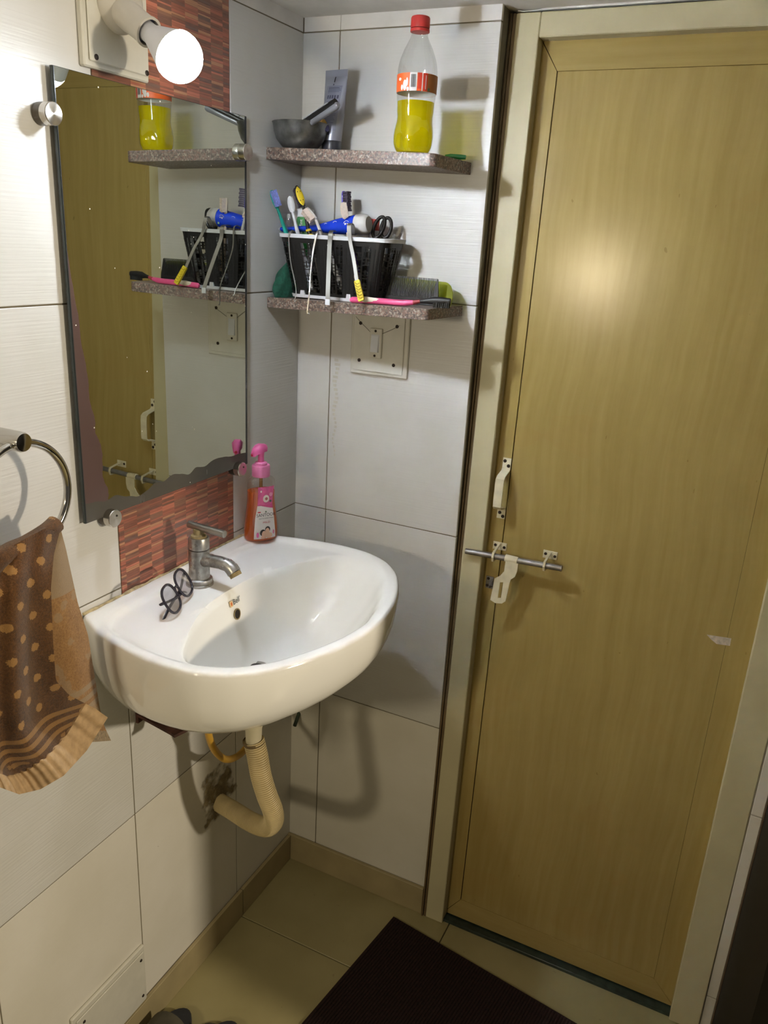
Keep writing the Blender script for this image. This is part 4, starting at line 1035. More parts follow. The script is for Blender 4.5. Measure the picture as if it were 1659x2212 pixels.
for (a, z, ra, rz) in ((-.62, .0955, .11, .0075), (-.80, .0925, .07, .004), (-.50, .1000, .05, .006), (-.95, .1045, .10, .0022), (-.45, .0900, .06, .003)):
    n = 16; b = MB(); c0 = []
    for i in range(n):
        t = 2 * PI * i / n; aa = af + a + ra * math.cos(t); zz = z + rz * math.sin(t); c0.append(BB + Vector((math.cos(aa), math.sin(aa), 0)) * (bprof(zz) + .0012) + Vector((0, 0, zz)))
    b.add(c0, [list(range(n))]); b.build('splash_print', M_LW, lbl, 0)

# ------------------------------------------------------------------ face-wash tube standing on its cap
TB = Vector((0.0905, -0.045, zu(0.09) + 0.0003))
tube = thing('cream_tube', 'grey squeeze tube standing upside down on its black cap', 'tube', TB)
td = Vector((0.990, -0.14, 0)).normalized(); tn = Vector((-td.y, td.x, 0)); 
if tn.y > 0: tn = -tn
def tring(z, a, b_, n=32, sh=0.0):
    return [TB + td * (a * math.cos(2*PI*i/n) + sh) + tn * (b_ * math.sin(2*PI*i/n)) + Vector((0, 0, z)) for i in range(n)]
b = MB(); b.rings([tring(0, .0172, .0172), tring(.001, .0180, .0180), tring(.0195, .0180, .0180), tring(.0202, .0176, .0176)]); b.build('cap', plain('charcoal_cap', (52, 54, 64), 0.3), tube)
TPR = [(.0204, .0178, .0178), (.035, .0186, .0176), (.06, .0204, .0160), (.085, .0222, .0125), (.108, .0236, .0075), (.122, .0242, .0028), (.1235, .0243, .0013), (.134, .0244, .0011)]
b = MB(); b.rings([tring(z, a, c_, 32, a - .0178) for z, a, c_ in TPR]); 
M_TUBE = plain('silver_grey_plastic', (152, 156, 170), 0.28, metal=0.25, var=0.04); tb_ = b.build('tube_body', M_TUBE, tube, 50)
def tpt(z, s_, off=.0008):
    a = interp(z, [p[0] for p in TPR], [p[1] for p in TPR]); c_ = interp(z, [p[0] for p in TPR], [p[2] for p in TPR]); x = max(-.98, min(.98, s_))
    return TB + td * (a * x + a - .0178) + tn * (c_ * math.sqrt(1 - x * x) + off) + Vector((0, 0, z))
def tlabel(name, z0, z1, s0_, s1_, mat, off=.0008):
    b = MB(); b.rings([[tpt(lerp(z0, z1, i / 6), lerp(s0_, s1_, j / 8), off) for j in range(9)] for i in range(7)], False, False, False); return b.build(name, mat, tb_)
M_INK = plain('slate_ink', (66, 70, 92), 0.5); M_INK2 = plain('grey_ink', (92, 96, 116), 0.5); 
tlabel('print_panel', .036, .108, -.42, .80, plain('panel_grey', (124, 128, 146), 0.4, var=0.05), .0007)
for i in range(11):
    z = .104 - i * .0021 - (.014 if i > 3 else 0) - (.0 if i < 9 else .004); tlabel('print_line', z, z + .0009, -.36, random.uniform(.55, .76), M_INK if i == 0 else M_INK2, .0011)
for i in range(5): tlabel('print_block', .0868, .0925, -.34 + i * .22, -.20 + i * .22, M_INK, .0012)
for i in range(9):
    z = .067 - i * .0024; tlabel('print_line', z, z + .0010, -.36, random.uniform(.3, .74), M_INK2, .0011)
tlabel('print_mark', .1135, .1225, .02, .10, M_BLACKINK, .0010); tlabel('print_mark', .1085, .1110, .0, .10, M_INK, .0010); tlabel('print_block', .0285, .034, -.30, .0, M_INK, .0010); tlabel('print_block', .0285, .034, .18, .38, M_INK, .0010)
tlabel('side_line', .030, .108, -.52, -.49, M_INK, .0009)

# ------------------------------------------------------------------ steel bowl with brushes
WB = Vector((0.0505, -0.0870, zu(0.052) + 0.0003))
bowl = thing('steel_bowl', 'small dull steel bowl holding shaving things on the upper shelf', 'bowl', WB)
def bowl_mat():
    n = NT('dull_steel'); pos, _ = n.pos(); f = n.noise(pos, 45, 4)
    n.col(n.ramp(f, [(0.3, lin((92, 94, 96))), (0.7, lin((150, 152, 154)))])).set(0.34, 0.85); return n.mat
b = MB(); b.lathe([(.0250, 0.0), (.0285, .001), (.034, .006), (.042, .016), (.0465, .028), (.0485, .040), (.0500, .0430), (.0490, .0433), (.0470, .040), (.045, .028), (.040, .016), (.030, .006), (.010, .0045)], WB, (0, 0, 1), 44); b.build('bowl_shell', bowl_mat(), bowl, 50)
rz = thing('shaving_razor', 'silver and black razor leaning out of the steel bowl', 'razor', WB + Vector((0.0, -0.01, 0.012)))
r0 = WB + Vector((0.004, -0.016, 0.028)); r1 = at(731, 226, 'y', -0.128); rdv = (r1 - r0)
side = rdv.cross(Vector((0, 1, 0))).normalized()
b = MB(); b.tube([r0, r0 + rdv * .35, r0 + rdv * .7, r0 + rdv * .96, r1], [.0046, .0056, .0056, .0060, .0042], 14); hnd = b.build('handle', plain('grey_silver_plastic', (140, 143, 152), 0.3, metal=0.4), rz)
b = MB(); o_ = side * (-.0016 if side.z < 0 else .0016) + Vector((-.0018, 0, .0030)); b.tube([r0 + o_, r0 + rdv * .5 + o_ * 1.2, r0 + rdv * .97 + o_ * 1.2], [.0056, .0064, .0058], 12); b.build('black_grip', M_BLACKPL, hnd)
for i in range(5):
    q = r0 + rdv * (.28 + .12 * i); b = MB(); b.tube([q + o_ * 1.9 + Vector((-.003, -.0030, 0)), q + rdv * .07 + o_ * 1.9 + Vector((.001, -.0036, .001))], .0016, 6); b.build('grip_rib', plain('light_grey_rib', (168, 170, 178), 0.4), hnd)
b = MB(axes(r0 + rdv * 0.0, rdv, (0, 1, 0))); b.box((-.019, -.005, -.008), (.019, .005, .001), .001); b.build('head', M_BLACKPL, rz, 0)
sh = thing('shaving_brush', 'yellowish handled brush lying in the steel bowl behind the razor', 'brush', WB + Vector((0.015, 0.0, 0.02)))
p0 = at(668, 280, 'y', -0.070); p1 = at(699, 268, 'y', -0.075); dv = (p1 - p0).normalized()
b = MB(); b.tube([p0 - dv * .020 - Vector((0, 0, .006)), p0, p0 + dv * .012, p1 + dv * .002], [.0065, .0080, .0088, .0075], 16); b.build('handle', plain('ochre_plastic', (196, 166, 92), 0.4), sh)
b = MB(); b.tube([p1 + dv * .001 + Vector((0, 0, -.007)), p1 + dv * .0085 + Vector((0, 0, -.008))], [.0075, .0060], 14); b.build('blue_tip', plain('navy_tip', (38, 40, 92), 0.4), sh)
so_ = MB(); so_.ell(WB + Vector((0.012, 0.010, .0385)), (.016, .014, .009), 18, 10); tag(so_.build('soap_lump', plain('pale_green_soap', (198, 200, 166), 0.5), None), 'pale green lump of soap in the steel bowl', 'soap')
# green clip at the end of the shelf
gc = thing('hair_clip', 'small green plastic clip at the outer end of the upper shelf', 'clip', (0.322, -0.05, zu(0.32)))
ga, gb = at(962, 335, 'y', -0.045), at(1006, 341, 'y', -0.040); ga.z = zu(ga.x) + .0046; gb.z = zu(gb.x) + .0046
M_GRN = plain('green_plastic', (24, 112, 72), 0.35)
b = MB(); b.tube([ga, ga.lerp(gb, .25), ga.lerp(gb, .75), gb], [.0025, .0042, .0042, .0034], 12); b.build('arm', M_GRN, gc)
b = MB(); b.tube([ga + Vector((.008, .010, -.001)), ga.lerp(gb, .5) + Vector((0, .009, -.001)), gb + Vector((-.004, .003, 0))], .0030, 10); b.build('arm', M_GRN, gc)

# ================================================================== BASKET ON THE LOWER SHELF
KX0, KX1, KYF, KYB = 0.0130, 0.2420, -0.1040, -0.0220
KZ0 = zl(0.13) + 0.0012; KZ1 = 1.5045
bk_ = thing('storage_basket', 'black woven-pattern plastic basket with a white rim on the lower shelf', 'basket', ((KX0 + KX1) / 2, (KYF + KYB) / 2, KZ0))
def kring(z, inset=0.0, n=96, rad=0.022):
    t = (z - KZ0) / (KZ1 - KZ0); tx = lerp(0.024, 0.0, t); ty = lerp(0.009, 0.0, t)
    x0, x1, y0, y1 = KX0 + tx + inset, KX1 - tx - inset, KYF + ty + inset, KYB - ty * .4 - inset
    # slightly bowed rounded rectangle, parameterised by arc
    out = []
    per = []
    r = max(0.004, rad - inset)
    segs = [((x0 + r, y0), (x1 - r, y0)), None, ((x1, y0 + r), (x1, y1 - r)), None, ((x1 - r, y1), (x0 + r, y1)), None, ((x0, y1 - r), (x0, y0 + r)), None]
    cs = [(x1 - r, y0 + r, -PI/2), (x1 - r, y1 - r, 0), (x0 + r, y1 - r, PI/2), (x0 + r, y0 + r, PI)]
    pl_ = []
    ci = 0
    for sgm in segs:
        if sgm:
            m_ = 14 if abs(sgm[0][1] - sgm[1][1]) < 1e-9 else 6
            for i in range(m_): pl_.append((lerp(sgm[0][0], sgm[1][0], i / m_), lerp(sgm[0][1], sgm[1][1], i / m_)))
        else:
            cx_, cy_, a0 = cs[ci]; ci += 1
            for i in range(5): a = a0 + PI/2 * i / 5; pl_.append((cx_ + r * math.cos(a), cy_ + r * math.sin(a)))
    # resample
    d = [0]
    for a, c_ in zip(pl_, pl_[1:] + pl_[:1]): d.append(d[-1] + math.hypot(a[0]-c_[0], a[1]-c_[1]))
    tot = d[-1]; j = 0
    for i in range(n):
        s_ = tot * i / n
        while d[j+1] < s_: j += 1
        f = (s_ - d[j]) / max(1e-9, d[j+1] - d[j]); a = pl_[j]; c_ = pl_[(j+1) % len(pl_)]
        out.append(Vector((lerp(a[0], c_[0], f), lerp(a[1], c_[1], f), z)))
    return out
NK = 200
def band(b, z0, z1, i0, i1, th=0.0016, pr=0.0):
    """curved slab of the basket wall between perimeter indices i0..i1"""
    ro0, ro1 = kring(z0, -pr, NK), kring(z1, -pr, NK); ri0, ri1 = kring(z0, th, NK), kring(z1, th, NK)
    idx = [k % NK for k in range(i0, i1 + 1)]
    for (A, B_, C_, D_) in ((ro0, ro1, ri1, ri0),):
        rs = [[A[k], B_[k], C_[k], D_[k]] for k in idx]
        b.rings(rs)
lat = MB()
zt1, zb1 = KZ1 - 0.010, KZ0 + 0.006
band(lat, KZ1 - 0.013, KZ1 - 0.003, 0, NK); band(lat, KZ0 + 0.001, KZ0 + 0.010, 0, NK)
per = 20
for k in range(0, NK, per):
    band(lat, KZ0 + .009, KZ1 - .012, k, k + 9, pr=.0004)          # solid cobbled panel
    n = 15
    for r in range(n):
        z = lerp(KZ0 + .010, KZ1 - .013, r / n); h = (KZ1 - KZ0 - .023) / n
        if r % 4 != 2: band(lat, z, z + .0014, k + 9, k + 14)
        if (r + 2) % 4 != 2: band(lat, z + h * .5, z + h * .5 + .0014, k + 14, k + 20)
    band(lat, KZ0 + .009, KZ1 - .012, k + 14, k + 15)
    for r in range(4):
        z0_ = lerp(KZ0 + .010, KZ1 - .013, (r + .0) / 4)
        band(lat, z0_, z0_ + .012, k + 11, k + 12); band(lat, z0_ + .013, z0_ + .025, k + 17, k + 18)
lat.build('lattice_wall', M_BLACKPL, bk_, 0)
cb_ = MB()
for k in range(0, NK, per):       # raised cobbles on the solid panels
    for r in range(9):
        z = lerp(KZ0 + .012, KZ1 - .016, r / 9)
        for c_ in range(3):
            i0 = k + c_ * 3
            band(cb_, z + random.uniform(0, .001), z + .0085, i0, i0 + 2, .0004, .0011)
ck = cb_.build('raised_cobbles', M_BLACKPL, bk_, 0); ck['kind'] = 'stuff'
rm = MB(); rm.rings([kring(KZ1 - .0045, -.0030), kring(KZ1 + .0020, -.0030), kring(KZ1 + .0024, -.0015), kring(KZ1 + .0024, .0030), kring(KZ1 - .0045, .0030), kring(KZ1 - .0045, -.0030)], True, False, False); rm.build('white_rim', M_WHITEPL, bk_, 30)
bs_ = MB(); bs_.rings([kring(KZ0, -.002), kring(KZ0 + .0055, -.0025), kring(KZ0 + .0055, .004), kring(KZ0 + .003, .004)], True, True, True); bs_.build('white_base', M_WHITEPL, bk_, 30)
for x_ in (0.068, 0.165):
    b = MB(); b.rings([[Vector((x_ - .005, KYF + .0045, KZ0 + .004)), Vector((x_ + .005, KYF + .0045, KZ0 + .004)), Vector((x_ + .0036, KYF + .0045, KZ0 + .013)), Vector((x_ - .0036, KYF + .0045, KZ0 + .013))], [Vector((x_ - .005, KYF + .009, KZ0 + .004)), Vector((x_ + .005, KYF + .009, KZ0 + .004)), Vector((x_ + .0036, KYF + .009, KZ0 + .013)), Vector((x_ - .0036, KYF + .009, KZ0 + .013))]]); b.build('base_clip', M_WHITEPL, bk_, 0)

# ------------------------------------------------------------------ toothbrushes
def toothbrush(label, p_low, p_neck, p_tip, bdir, mats, head_w=0.0062, bl=0.0105, group='toothbrushes in the basket', stripes=None):
    """p_low handle end, p_neck base of the head, p_tip end of the head; bdir bristle direction"""
    p_low, p_neck, p_tip = Vector(p_low), Vector(p_neck), Vector(p_tip)
    t = thing('toothbrush', label, 'toothbrush', p_low, group)
    mh, mb, mk = mats
    d = (p_neck - p_low)
    pts_ = [p_low, p_low + d * .08, p_low + d * .3, p_low + d * .55, p_low + d * .72, p_low + d * .88, p_neck]
    MB().tube(pts_, [.0032, .0050, .0055, .0050, .0040, .0028, .0026], 12).build('handle', mh, t)
    hdv = (p_tip - p_neck); bd = Vector(bdir); bd = (bd - hdv.normalized() * bd.dot(hdv.normalized())).normalized()
    X = axes(p_neck, hdv, bd); HL = hdv.length
    hb_ = MB(X); rs = []
    for i in range(11):
        q = i / 10; w = head_w * max(.25, math.sin(PI * min(1, .22 + q * .62)) if q < .5 else math.sqrt(max(0.03, 1 - ((q - .5) / .52) ** 2.6)))
        rs.append([Vector((bx, w * by, HL * q)) for bx, by in ((-.0022, -.7), (-.0030, 0), (-.0022, .7), (0, 1), (.0018, .8), (.0018, -.8), (0, -1))])
    hb_.rings(rs); hd2 = hb_.build('head', mk, t)
    br = MB(X); nr = 9
    for r in range(nr):
        z = HL * (.14 + .78 * r / (nr - 1))
        for c_ in (-1, 0, 1):
            yy = c_ * head_w * .56; ln = bl * (1.0 if r % 2 == 0 else .92); w = .0013
            br.rings([[Vector((.0015, yy - w, z - w)), Vector((.0015, yy + w, z - w)), Vector((.0015, yy + w, z + w)), Vector((.0015, yy - w, z + w))], [Vector((ln, yy - w * 1.25, z - w * 1.3)), Vector((ln, yy + w * 1.25, z - w * 1.3)), Vector((ln, yy + w * 1.25, z + w * 1.3)), Vector((ln, yy - w * 1.25, z + w * 1.3))]])
    br.build('bristles', mb, t, 0)
    if stripes:
        for q in stripes[1]: MB().tube([p_low + d * (q - .012), p_low + d * (q + .012)], .0056, 12).build('grip_band', stripes[0], t)
    return t, X, HL, hd2
M_TEAL = plain('teal_plastic', (22, 150, 138), 0.35); M_BLUEB = plain('blue_white_bristles', (128, 140, 214), 0.7, var=0.35, vscale=300); M_WB = plain('pale_bristles', (226, 210, 200), 0.7, var=0.1, vscale=300)
M_CLEARW = plain('milky_plastic', (214, 214, 214), 0.3); M_YEL = plain('yellow_rubber', (232, 204, 44), 0.4); M_PURP = plain('violet_plastic', (84, 66, 190), 0.35); M_DKB = plain('dark_bristles', (70, 62, 78), 0.8, var=0.4, vscale=300); M_IVORY = plain('ivory_plastic', (230, 214, 196), 0.35)
zin = KZ0 + 0.014
toothbrush('teal toothbrush with blue and white bristles at the wall end of the basket', (0.055, -0.066, zin), (0.0160, -0.1055, 1.549), at(586, 411, 'y', -.114), (0.8, -0.5, .2), (M_TEAL, M_BLUEB, M_TEAL))
toothbrush('white toothbrush seen from its back, between the teal and yellow ones', (0.078, -0.082, zin), at(632, 458, 'y', -.085), at(626, 424, 'y', -.085), (-0.2, 1.0, 0), (M_WHITEPL, M_WB, M_WHITEPL), head_w=.0068)
t_, X_, HL_, hd_o = toothbrush('black and yellow toothbrush with a yellow rubber back and banded grip', (0.100, -0.078, zin), at(655, 446, 'y', -.078), at(640, 402, 'y', -.074), (-0.75, 0.65, .1), (M_BLACKPL, M_DKB, M_BLACKPL), head_w=.0068, bl=.013, stripes=(M_YEL, (.60, .66, .72)))
b = MB(X_); rs = []
for i in range(9):
    q = i / 8; w = .0064 * math.sqrt(max(.02, 1 - (2 * q - 1) ** 2)); rs.append([Vector((-.0028, w, HL_ * (.02 + .9 * q))), Vector((-.0044, w * .7, HL_ * (.02 + .9 * q))), Vector((-.0048, 0, HL_ * (.02 + .9 * q))), Vector((-.0044, -w * .7, HL_ * (.02 + .9 * q))), Vector((-.0028, -w, HL_ * (.02 + .9 * q)))])
b.rings(rs); b.build('rubber_back', M_YEL, t_)
for (q, s_) in ((.26, .4), (.26, -.4), (.68, .45), (.68, -.45)):
    b = MB(X_); b.ell((-.0046, .0064 * s_, HL_ * q), (.0006, .0008, .0010), 8, 6); b.build('back_dot', M_BLACKINK, hd_o)
toothbrush('milky toothbrush tilted to the wall with pale pink bristles facing out', (0.140, -0.070, zin), at(682, 474, 'y', -.092), at(662, 450, 'y', -.096), (-0.45, -0.75, -.50), (M_CLEARW, M_WB, M_CLEARW), head_w=.0090, bl=.012)
toothbrush('ivory toothbrush with worn bristles in front of the violet one', (0.168, -0.062, zin), at(746, 472, 'y', -.080), at(741, 437, 'y', -.084), (0.5, -0.8, -.1), (M_IVORY, M_WB, M_IVORY), head_w=.0066)
toothbrush('violet toothbrush with white and dark bristles behind the toothpaste', (0.160, -0.040, zin), at(744, 462, 'y', -.045), at(742, 413, 'y', -.045), (1.0, -0.25, 0), (M_PURP, M_DKB, M_PURP), bl=.014)

# ------------------------------------------------------------------ toothpaste, carton, scissors, other contents
tp = thing('toothpaste_tube', 'blue toothpaste tube with a grey cap lying across the basket rim', 'toothpaste', (0.15, -0.066, KZ1))
q0 = at(600, 496, 'y', -.066); q1 = at(662, 494, 'y', -.066); q2 = at(706, 492, 'y', -.066); q3 = at(772, 485, 'y', -.070); q4 = at(797, 484, 'y', -.071)
M_BLUE = plain('royal_blue_plastic', (30, 66, 208), 0.25, var=0.08)
dvt = (q4 - q0).normalized(); upv = Vector((0, 0, 1)); upv = (upv - dvt * upv.dot(dvt)).normalized(); nv = dvt.cross(upv)
def pring(p, hz, hy, n=24): return [p + upv * (hz * math.cos(2*PI*i/n)) + nv * (hy * math.sin(2*PI*i/n)) for i in range(n)]
b = MB(); b.rings([pring(q0 + dvt*.012, .0045, .010), pring(q1, .0052, .012), pring(q1.lerp(q2, .6), .0068, .0145), pring(q2, .0095, .016), pring(q2.lerp(q3, .4), .0135, .0175), pring(q3, .0170, .0180)]); tbb = b.build('tube_body', M_BLUE, tp, 50)
b = MB(); b.rings([pring(q3 + dvt * .0004, .0172, .0182), pring(q3 + dvt * .009, .0172, .0178), pring(q3.lerp(q4, .85), .0162, .0165), pring(q4, .0130, .0130)]); b.build('cap', plain('pale_grey_cap', (206, 204, 202), 0.35), tp)
b = MB(); b.rings([pring(q0 + dvt * .0115, .0048, .0104), pring(q0 + dvt * .004, .0015, .009), pring(q0 - dvt * .002, .0012, .006)]); b.build('crimped_end', M_WHITEPL, tp)
fdir = (CAM - q3); fdir = (fdir - dvt * fdir.dot(dvt)).normalized()
for (f_, r_, up2) in ((.80, .0060, .006), (.42, .0052, .008), (.1, .0045, .007)):
    c0 = q2.lerp(q3, f_) + fdir * lerp(.0125, .0178, f_) + upv * (up2 - .004)
    b = MB(axes(c0, fdir, dvt)); b.tube([Vector((r_ * math.cos(2*PI*i/24), r_ * math.sin(2*PI*i/24), 0)) for i in range(24)], .0004, 6, closed=True); b.build('ring_print', M_WHITEINK, tbb)
c0 = q2.lerp(q3, .80) + fdir * .0174 + upv * .002; b = MB(axes(c0, fdir, dvt)); b.box((-.0035, -.001, -.0003), (-.0005, .0022, .0004)); b.box((.001, -.0008, -.0003), (.0035, .002, .0004)); b.build('icon_print', M_WHITEINK, tbb, 0)
c0 = q2.lerp(q3, .88) + fdir * .0176 - upv * .0075; b = MB(axes(c0, fdir, dvt)); b.box((-.0018, -.0018, -.0003), (.0018, .0018, .0004)); b.build('green_mark', plain('mint_ink', (150, 196, 160), .5), tbb, 0)
cn = thing('toothpaste_carton', 'green and white mint toothpaste carton standing in the basket behind the yellow toothbrush', 'carton', (0.080, -0.045, zin))
cc = at(664, 470, 'y', -.048)
cxx = Matrix.Translation((cc.x - 0.001, -.055, 0)) @ Matrix.Rotation(.25, 4, 'Z')
b = MB(cxx); b.box((-.016, -.012, zin), (.016, .006, cc.z + .014), .0006); b.build('carton_body', plain('carton_white', (226, 228, 232), 0.5), cn, 0)
b = MB(cxx); b.rings([[Vector((-.0165 + .004, -.0124, zin)), Vector((.010, -.0124, zin)), Vector((.010, -.0124, cc.z + .0005)), Vector((-.010, -.0124, cc.z + .0005)), Vector((-.0125, -.0124, cc.z - .004))], [Vector((-.0165 + .004, -.0121, zin)), Vector((.010, -.0121, zin)), Vector((.010, -.0121, cc.z + .0005)), Vector((-.010, -.0121, cc.z + .0005)), Vector((-.0125, -.0121, cc.z - .004))]]); b.build('green_panel', plain('mint_green_print', (34, 128, 58), 0.45), cn, 0)
text('carton_lettering', 'Fresh Mint', M_WHITEINK, .0082, cxx @ Matrix.Translation((-.0035, -.0129, cc.z - .022)) @ Matrix.Rotation(PI / 2, 4, 'X') @ Matrix.Rotation(PI / 2, 4, 'Z'), cn)
sc_ = thing('scissors', 'scissors with two black plastic finger loops standing in the basket', 'scissors', (0.205, -0.045, zin))
for k, (ua, ub, yy) in enumerate((((808, 512), (826, 466), -.052), ((828, 512), (838, 468), -.046))):
    lo = at(ua[0] + 3, ua[1], 'y', yy); hi = at(ub[0], ub[1], 'y', yy); hh = hi.z - lo.z; dxx = Vector((hi.x - lo.x, 0, 0))
    pts_ = []
    for i in range(22):
        t = 2 * PI * i / 22; pts_.append(lo + dxx * ((math.sin(t) + 1) / 2) + Vector((.0088 * math.cos(t), .002 * math.cos(t), hh * (.02 + .98 * (math.sin(t) + 1) / 2) - 0.002)))
    lp = MB().tube(pts_, .0032, 10, closed=True).build('finger_loop', M_BLACKPL, sc_)
    MB().strip([lo + Vector((0, 0, .002)), lo + Vector((-.008 + .004 * k, .004, -.035)), Vector((.190 + .002 * k, -.04, zin + .004))], (1, 0, 0), [.009, .008, .003], .0016).build('blade', M_STEEL, sc_)
rd = thing('red_capped_tube', 'short tube with a red cap standing in the basket behind the scissors', 'tube', (0.190, -0.035, zin)); rc_ = at(808, 483, 'y', -.036)
b = MB(); b.lathe([(.0095, 0), (.0095, rc_.z - zin - .012)], (rc_.x, -.036, zin), (0, 0, 1), 20); b.build('tube_body', M_WHITEPL, rd)
b = MB(); b.lathe([(.0100, rc_.z - zin - .0118), (.0100, rc_.z - zin + .006), (.009, rc_.z - zin + .0075)], (rc_.x, -.036, zin), (0, 0, 1), 24); b.build('cap', plain('tomato_red', (186, 52, 38), .4), rd)
wv = thing('clear_vial', 'small clear capped vial standing in the wall end of the basket', 'vial', (0.048, -0.072, zin)); vz = at(624, 472, 'y', -.072)
b = MB(); b.lathe([(.0050, 0), (.0052, .002), (.0052, vz.z - zin - .006), (.004, vz.z - zin)], (vz.x, -.072, zin), (0, 0, 1), 18); b.build('vial_body', see_through('frosted_vial', (.8, .8, .82, 1), .08, lin((190, 190, 190)), .3), wv)
b = MB(); b.lathe([(.0034, vz.z - zin), (.0034, vz.z - zin + .006), (.0024, vz.z - zin + .008)], (vz.x, -.072, zin), (0, 0, 1), 14); b.build('cap', plain('grey_cap', (170, 170, 172), .4), wv)

# ------------------------------------------------------------------ tongue cleaners hooked over the front rim
ZR = KZ1 + 0.0028
def cleaner(label, path, w, mat=M_STEEL, wd_=(1, 0, 0), grip=None, th=.0007):
    t = thing('tongue_cleaner', label, 'tongue cleaner', path[0], 'tongue cleaners on the basket rim')
    MB().strip(spline([Vector(p) for p in path], 6), wd_, w, th).build('strip', mat, t, 40)
    return t
yo = KYF - .0045
a1 = at(624, 505, 'y', yo).x; a2 = at(636, 650, 'y', -.1435)
th_ = [(a1 + .004, KYF + .016, ZR - .012), (a1 + .003, KYF + .008, ZR + .003), (a1 + .001, KYF - .001, ZR + .0025), (a1, yo, ZR - .006), (at(627, 560, 'y', -.118).x, -.118, at(627, 560, 'y', -.118).z), (a2.x - .003, -.134, a2.z + .02), (a2.x, -.1435, a2.z), (a2.x + .004, -.142, a2.z + .002)]
t1_ = thing('tongue_cleaner', 'thin steel tongue cleaner wire hooked over the basket rim nearest the side wall', 'tongue cleaner', th_[0], 'tongue cleaners on the basket rim')
MB().tube(spline([Vector(p) for p in th_], 6), .0011, 8).build('wire', M_STEEL, t1_); 
MB().strip([Vector(p) for p in th_[:4]], (1, 0, 0), [.0055, .006, .006, .003], .0009).build('hook', M_STEEL, t1_, 40)
p_ = [at(694, 500, 'y', KYF + .012), at(690, 497, 'y', KYF + .002), at(684, 506, 'y', yo - .002), at(676, 545, 'y', -.117), at(671, 590, 'y', -.130), at(668, 635, 'y', -.1435), at(664, 670, 'y', -.1470), at(665, 678, 'y', -.1475), at(668, 677, 'y', -.146)]
t2_ = thing('tongue_cleaner', 'thin bowed steel tongue cleaner hanging below the shelf edge from the basket rim', 'tongue cleaner', p_[0], 'tongue cleaners on the basket rim')
MB().strip(spline(p_, 6), (1, .2, 0), [.0036] * 13 + [.0030] * 6 + [.0022] * (len(p_) * 6 - 5 - 19), .0010).build('strip', M_STEEL, t2_, 40)
p_ = [at(722, 500, 'y', KYF + .014), at(718, 498, 'y', KYF + .004), at(714, 505, 'y', yo - .001), at(712, 530, 'y', -.112), at(710, 580, 'y', -.126), at(708, 640, 'y', -.142), at(708, 655, 'y', -.1435)]
t3_ = cleaner('broad flat steel tongue cleaner hooked over the middle of the basket rim', p_, .0085)
p5 = p_[-1]; MB().strip([p5 + Vector((0, -.0004, .007)), p5 + Vector((0, -.0006, .0)), p5 + Vector((0, -.0002, -.003))], (1, 0, 0), .0098, .0016).build('end_clip', M_WHITEPL, t3_, 0)
p_ = [at(764, 508, 'y', KYF + .012), at(761, 486, 'y', KYF + .004), at(755, 484, 'y', KYF - .004), at(754, 497, 'y', yo - .003), at(757, 525, 'y', -.114), at(764, 560, 'y', -.123), at(771, 608, 'y', -.133)]
t4_ = cleaner('steel tongue cleaner with a yellow ribbed plastic grip hooked on the basket rim', p_, [.0080] * 22 + [.0065] * (len(p_) * 6 - 5 - 22))
g0 = at(771, 606, 'y', -.1335); g1 = at(781, 650, 'y', -.1435); dg_ = g1 - g0
b = MB(); b.strip([g0, g0 + dg_ * .06, g0 + dg_ * .94, g1], (1, 0, 0), [.0090, .0105, .0112, .0095], .0040); gr = b.build('grip', plain('yellow_grip', (214, 192, 40), .45), t4_, 30)
for i in range(6):
    q = g0 + dg_ * (.14 + .14 * i); MB().tube([q + Vector((-.0045, -.0024, .0012)), q + Vector((0, -.0026, -.0012)), q + Vector((.0045, -.0024, .0012))], .0009, 6).build('grip_rib', plain('yellow_rib', (190, 166, 30), .5), gr)

# ------------------------------------------------------------------ combs, the pink toothbrush and the scouring cloth on the shelf
def comb(label, mat, xa, xb, y, z0, spine, tooth, n, endw, tilt=0.0):
    t = thing('hair_comb', label, 'comb', ((xa + xb) / 2, y, z0)); X = Matrix.Translation((0, y, z0)) @ Matrix.Rotation(tilt, 4, 'X')
    b = MB(X); b.box((xa, -.0018, 0), (xb, .0018, spine), .0006)
    b.build('spine', mat, t, 0)
    b = MB(X)
    for i in range(n):
        x = lerp(xa + endw, xb - endw, i / (n - 1)); w = (xb - xa - 2 * endw) / n * .40
        b.rings([[Vector((x - w, -.0012, spine - .001)), Vector((x + w, -.0012, spine - .001)), Vector((x + w, .0012, spine - .001)), Vector((x - w, .0012, spine - .001))], [Vector((x - w * .5, -.0006, spine + tooth)), Vector((x + w * .5, -.0006, spine + tooth)), Vector((x + w * .5, .0006, spine + tooth)), Vector((x - w * .5, .0006, spine + tooth))]])
    b.build('teeth', mat, t, 0); return t, X
zc = zl(.29)
ck_, X_ = comb('black comb standing on its spine on the shelf beside the basket', M_BLACKPL, 0.2140, 0.3240, -.060, zc + .0004, .0125, .0345, 34, .006, -.10)
for xe, sg in ((.3185, 1), (.2195, -1)):
    b = MB(X_); b.rings([[Vector((xe - .005, -.0016, .011)), Vector((xe + .0055, -.0016, .011)), Vector((xe + .0055, .0016, .011)), Vector((xe - .005, .0016, .011))], [Vector((xe - .001, -.0008, .046)), Vector((xe + .0015, -.0008, .046)), Vector((xe + .0015, .0008, .046)), Vector((xe - .001, .0008, .046))]]); b.build('end_tooth', M_BLACKPL, ck_, 0)
M_LIME_G = see_through('lime_plastic', (.72, .78, .2, 1), .06, lin((178, 186, 62)), .6)
gk = thing('green_comb', 'translucent lime green comb leaning on the wall behind the black comb', 'comb', (0.29, -.035, zc))
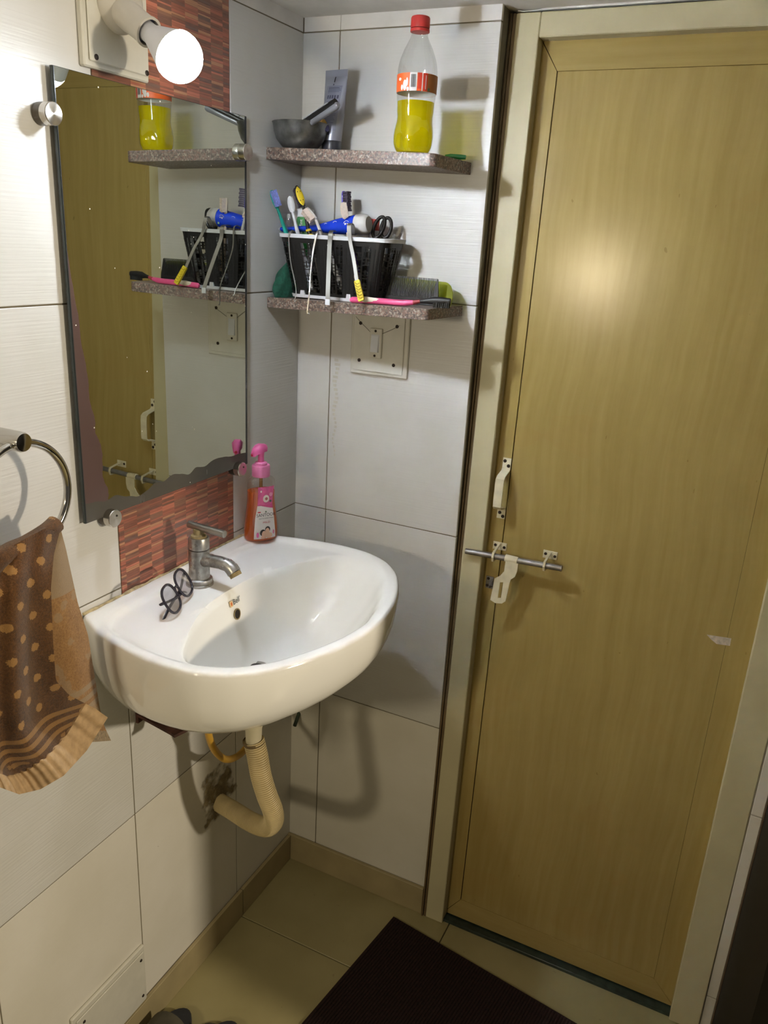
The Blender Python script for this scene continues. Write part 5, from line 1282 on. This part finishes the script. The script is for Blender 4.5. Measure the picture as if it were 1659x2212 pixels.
out = [(.215, .0), (.3385, .0), (.3415, .006), (.3425, .016), (.3405, .027), (.335, .0365), (.329, .0405), (.325, .0415), (.215, .0435)]
XG = Matrix.Translation((0, -.040, zc + .0006)) @ Matrix.Rotation(-.22, 4, 'X')
b = MB(XG); b.rings([[Vector((x, -.0022, z)) for x, z in out], [Vector((x, .0022, z)) for x, z in out]]); b.build('spine', M_LIME_G, gk, 30)
# pink toothbrush lying down
pb = thing('pink_toothbrush', 'pink and white toothbrush with a black head lying on the shelf front', 'toothbrush', (0.25, -.115, zl(.25)))
c = [at(757, 645, 'y', -.118), at(790, 648, 'y', -.118), at(830, 651, 'y', -.116), at(868, 652, 'y', -.114), at(893, 649, 'y', -.112), at(908, 645, 'y', -.110), at(935, 641, 'y', -.106), at(974, 641, 'y', -.104)]
for i, p in enumerate(c): p.z = zl(p.x) + [.0055, .0062, .0062, .0058, .0075, .0100, .0120, .0118][i]
M_HPINK = plain('hot_pink_plastic', (226, 88, 142), .35, var=.05)
MB().tube(spline(c[:5], 6), [.0030] + [.0052] * 20 + [.0048, .0044, .0042, .0040], 12).build('handle', M_HPINK, pb)
MB().tube([c[0].lerp(c[1], .55) + Vector((0, -.0012, .0010)), c[1] + Vector((0, -.0014, .0012)), c[1].lerp(c[2], .75) + Vector((0, -.0012, .0010))], [.0040, .0054, .0036], 12).build('white_grip', plain('cream_grip', (232, 222, 204), .4), pb)
MB().tube([c[4], c[4].lerp(c[5], .5), c[5]], [.0040, .0034, .0030], 10).build('red_neck', plain('dark_red_neck', (150, 50, 56), .4), pb)
MB().tube([c[5], c[5].lerp(c[6], .5), c[6], c[6].lerp(c[7], .5), c[7]], [.0030, .0040, .0066, .0070, .0056], 10, flat=.8).build('head', M_BLACKPL, pb)
b = MB()
for i in range(9):
    for k in (-1, 0, 1):
        p = c[6].lerp(c[7], .12 + .1 * i) + Vector((0, k * .0024 - .001, -.001)); b.cyl(p, p + Vector((random.uniform(-.0012, .0012), random.uniform(-.001, .001), -.0098)), .0015, .0019, 6)
b.build('bristles', M_BLACKPL, pb)
# green scouring cloth crumpled at the wall end of the shelf
def crumple():
    b = MB(); rs = []; n = 40
    base = Vector((0.0195, -0.082, zl(.02)))
    for i in range(15):
        t = i / 14; r = [.026, .027, .028, .028, .0275, .027, .026, .025, .0235, .022, .020, .017, .013, .008, .003][i]; z = .0005 + .062 * t
        ring = []
        for k in range(n):
            a = 2 * PI * k / n; wob = 1 + .10 * math.sin(3 * a + 5 * t) + .06 * math.sin(7 * a - 9 * t)
            x = max(.0035, base.x + r * wob * math.cos(a) * .60 + .004 * t); y = base.y + r * wob * math.sin(a) * 1.10
            ring.append(Vector((x, y, base.z + z)))
        rs.append(ring)
    b.rings(rs); return b
M_SCRUB = plain('dark_green_scourer', (18, 72, 56), 0.95, var=.35, vscale=160, bump=1.0, bscale=380)
sc2 = thing('scouring_cloth', 'dark green scouring cloth bunched between the side wall and the basket', 'cloth', (.022, -.080, zl(.02)))
crumple().build('cloth_body', M_SCRUB, sc2, 60)
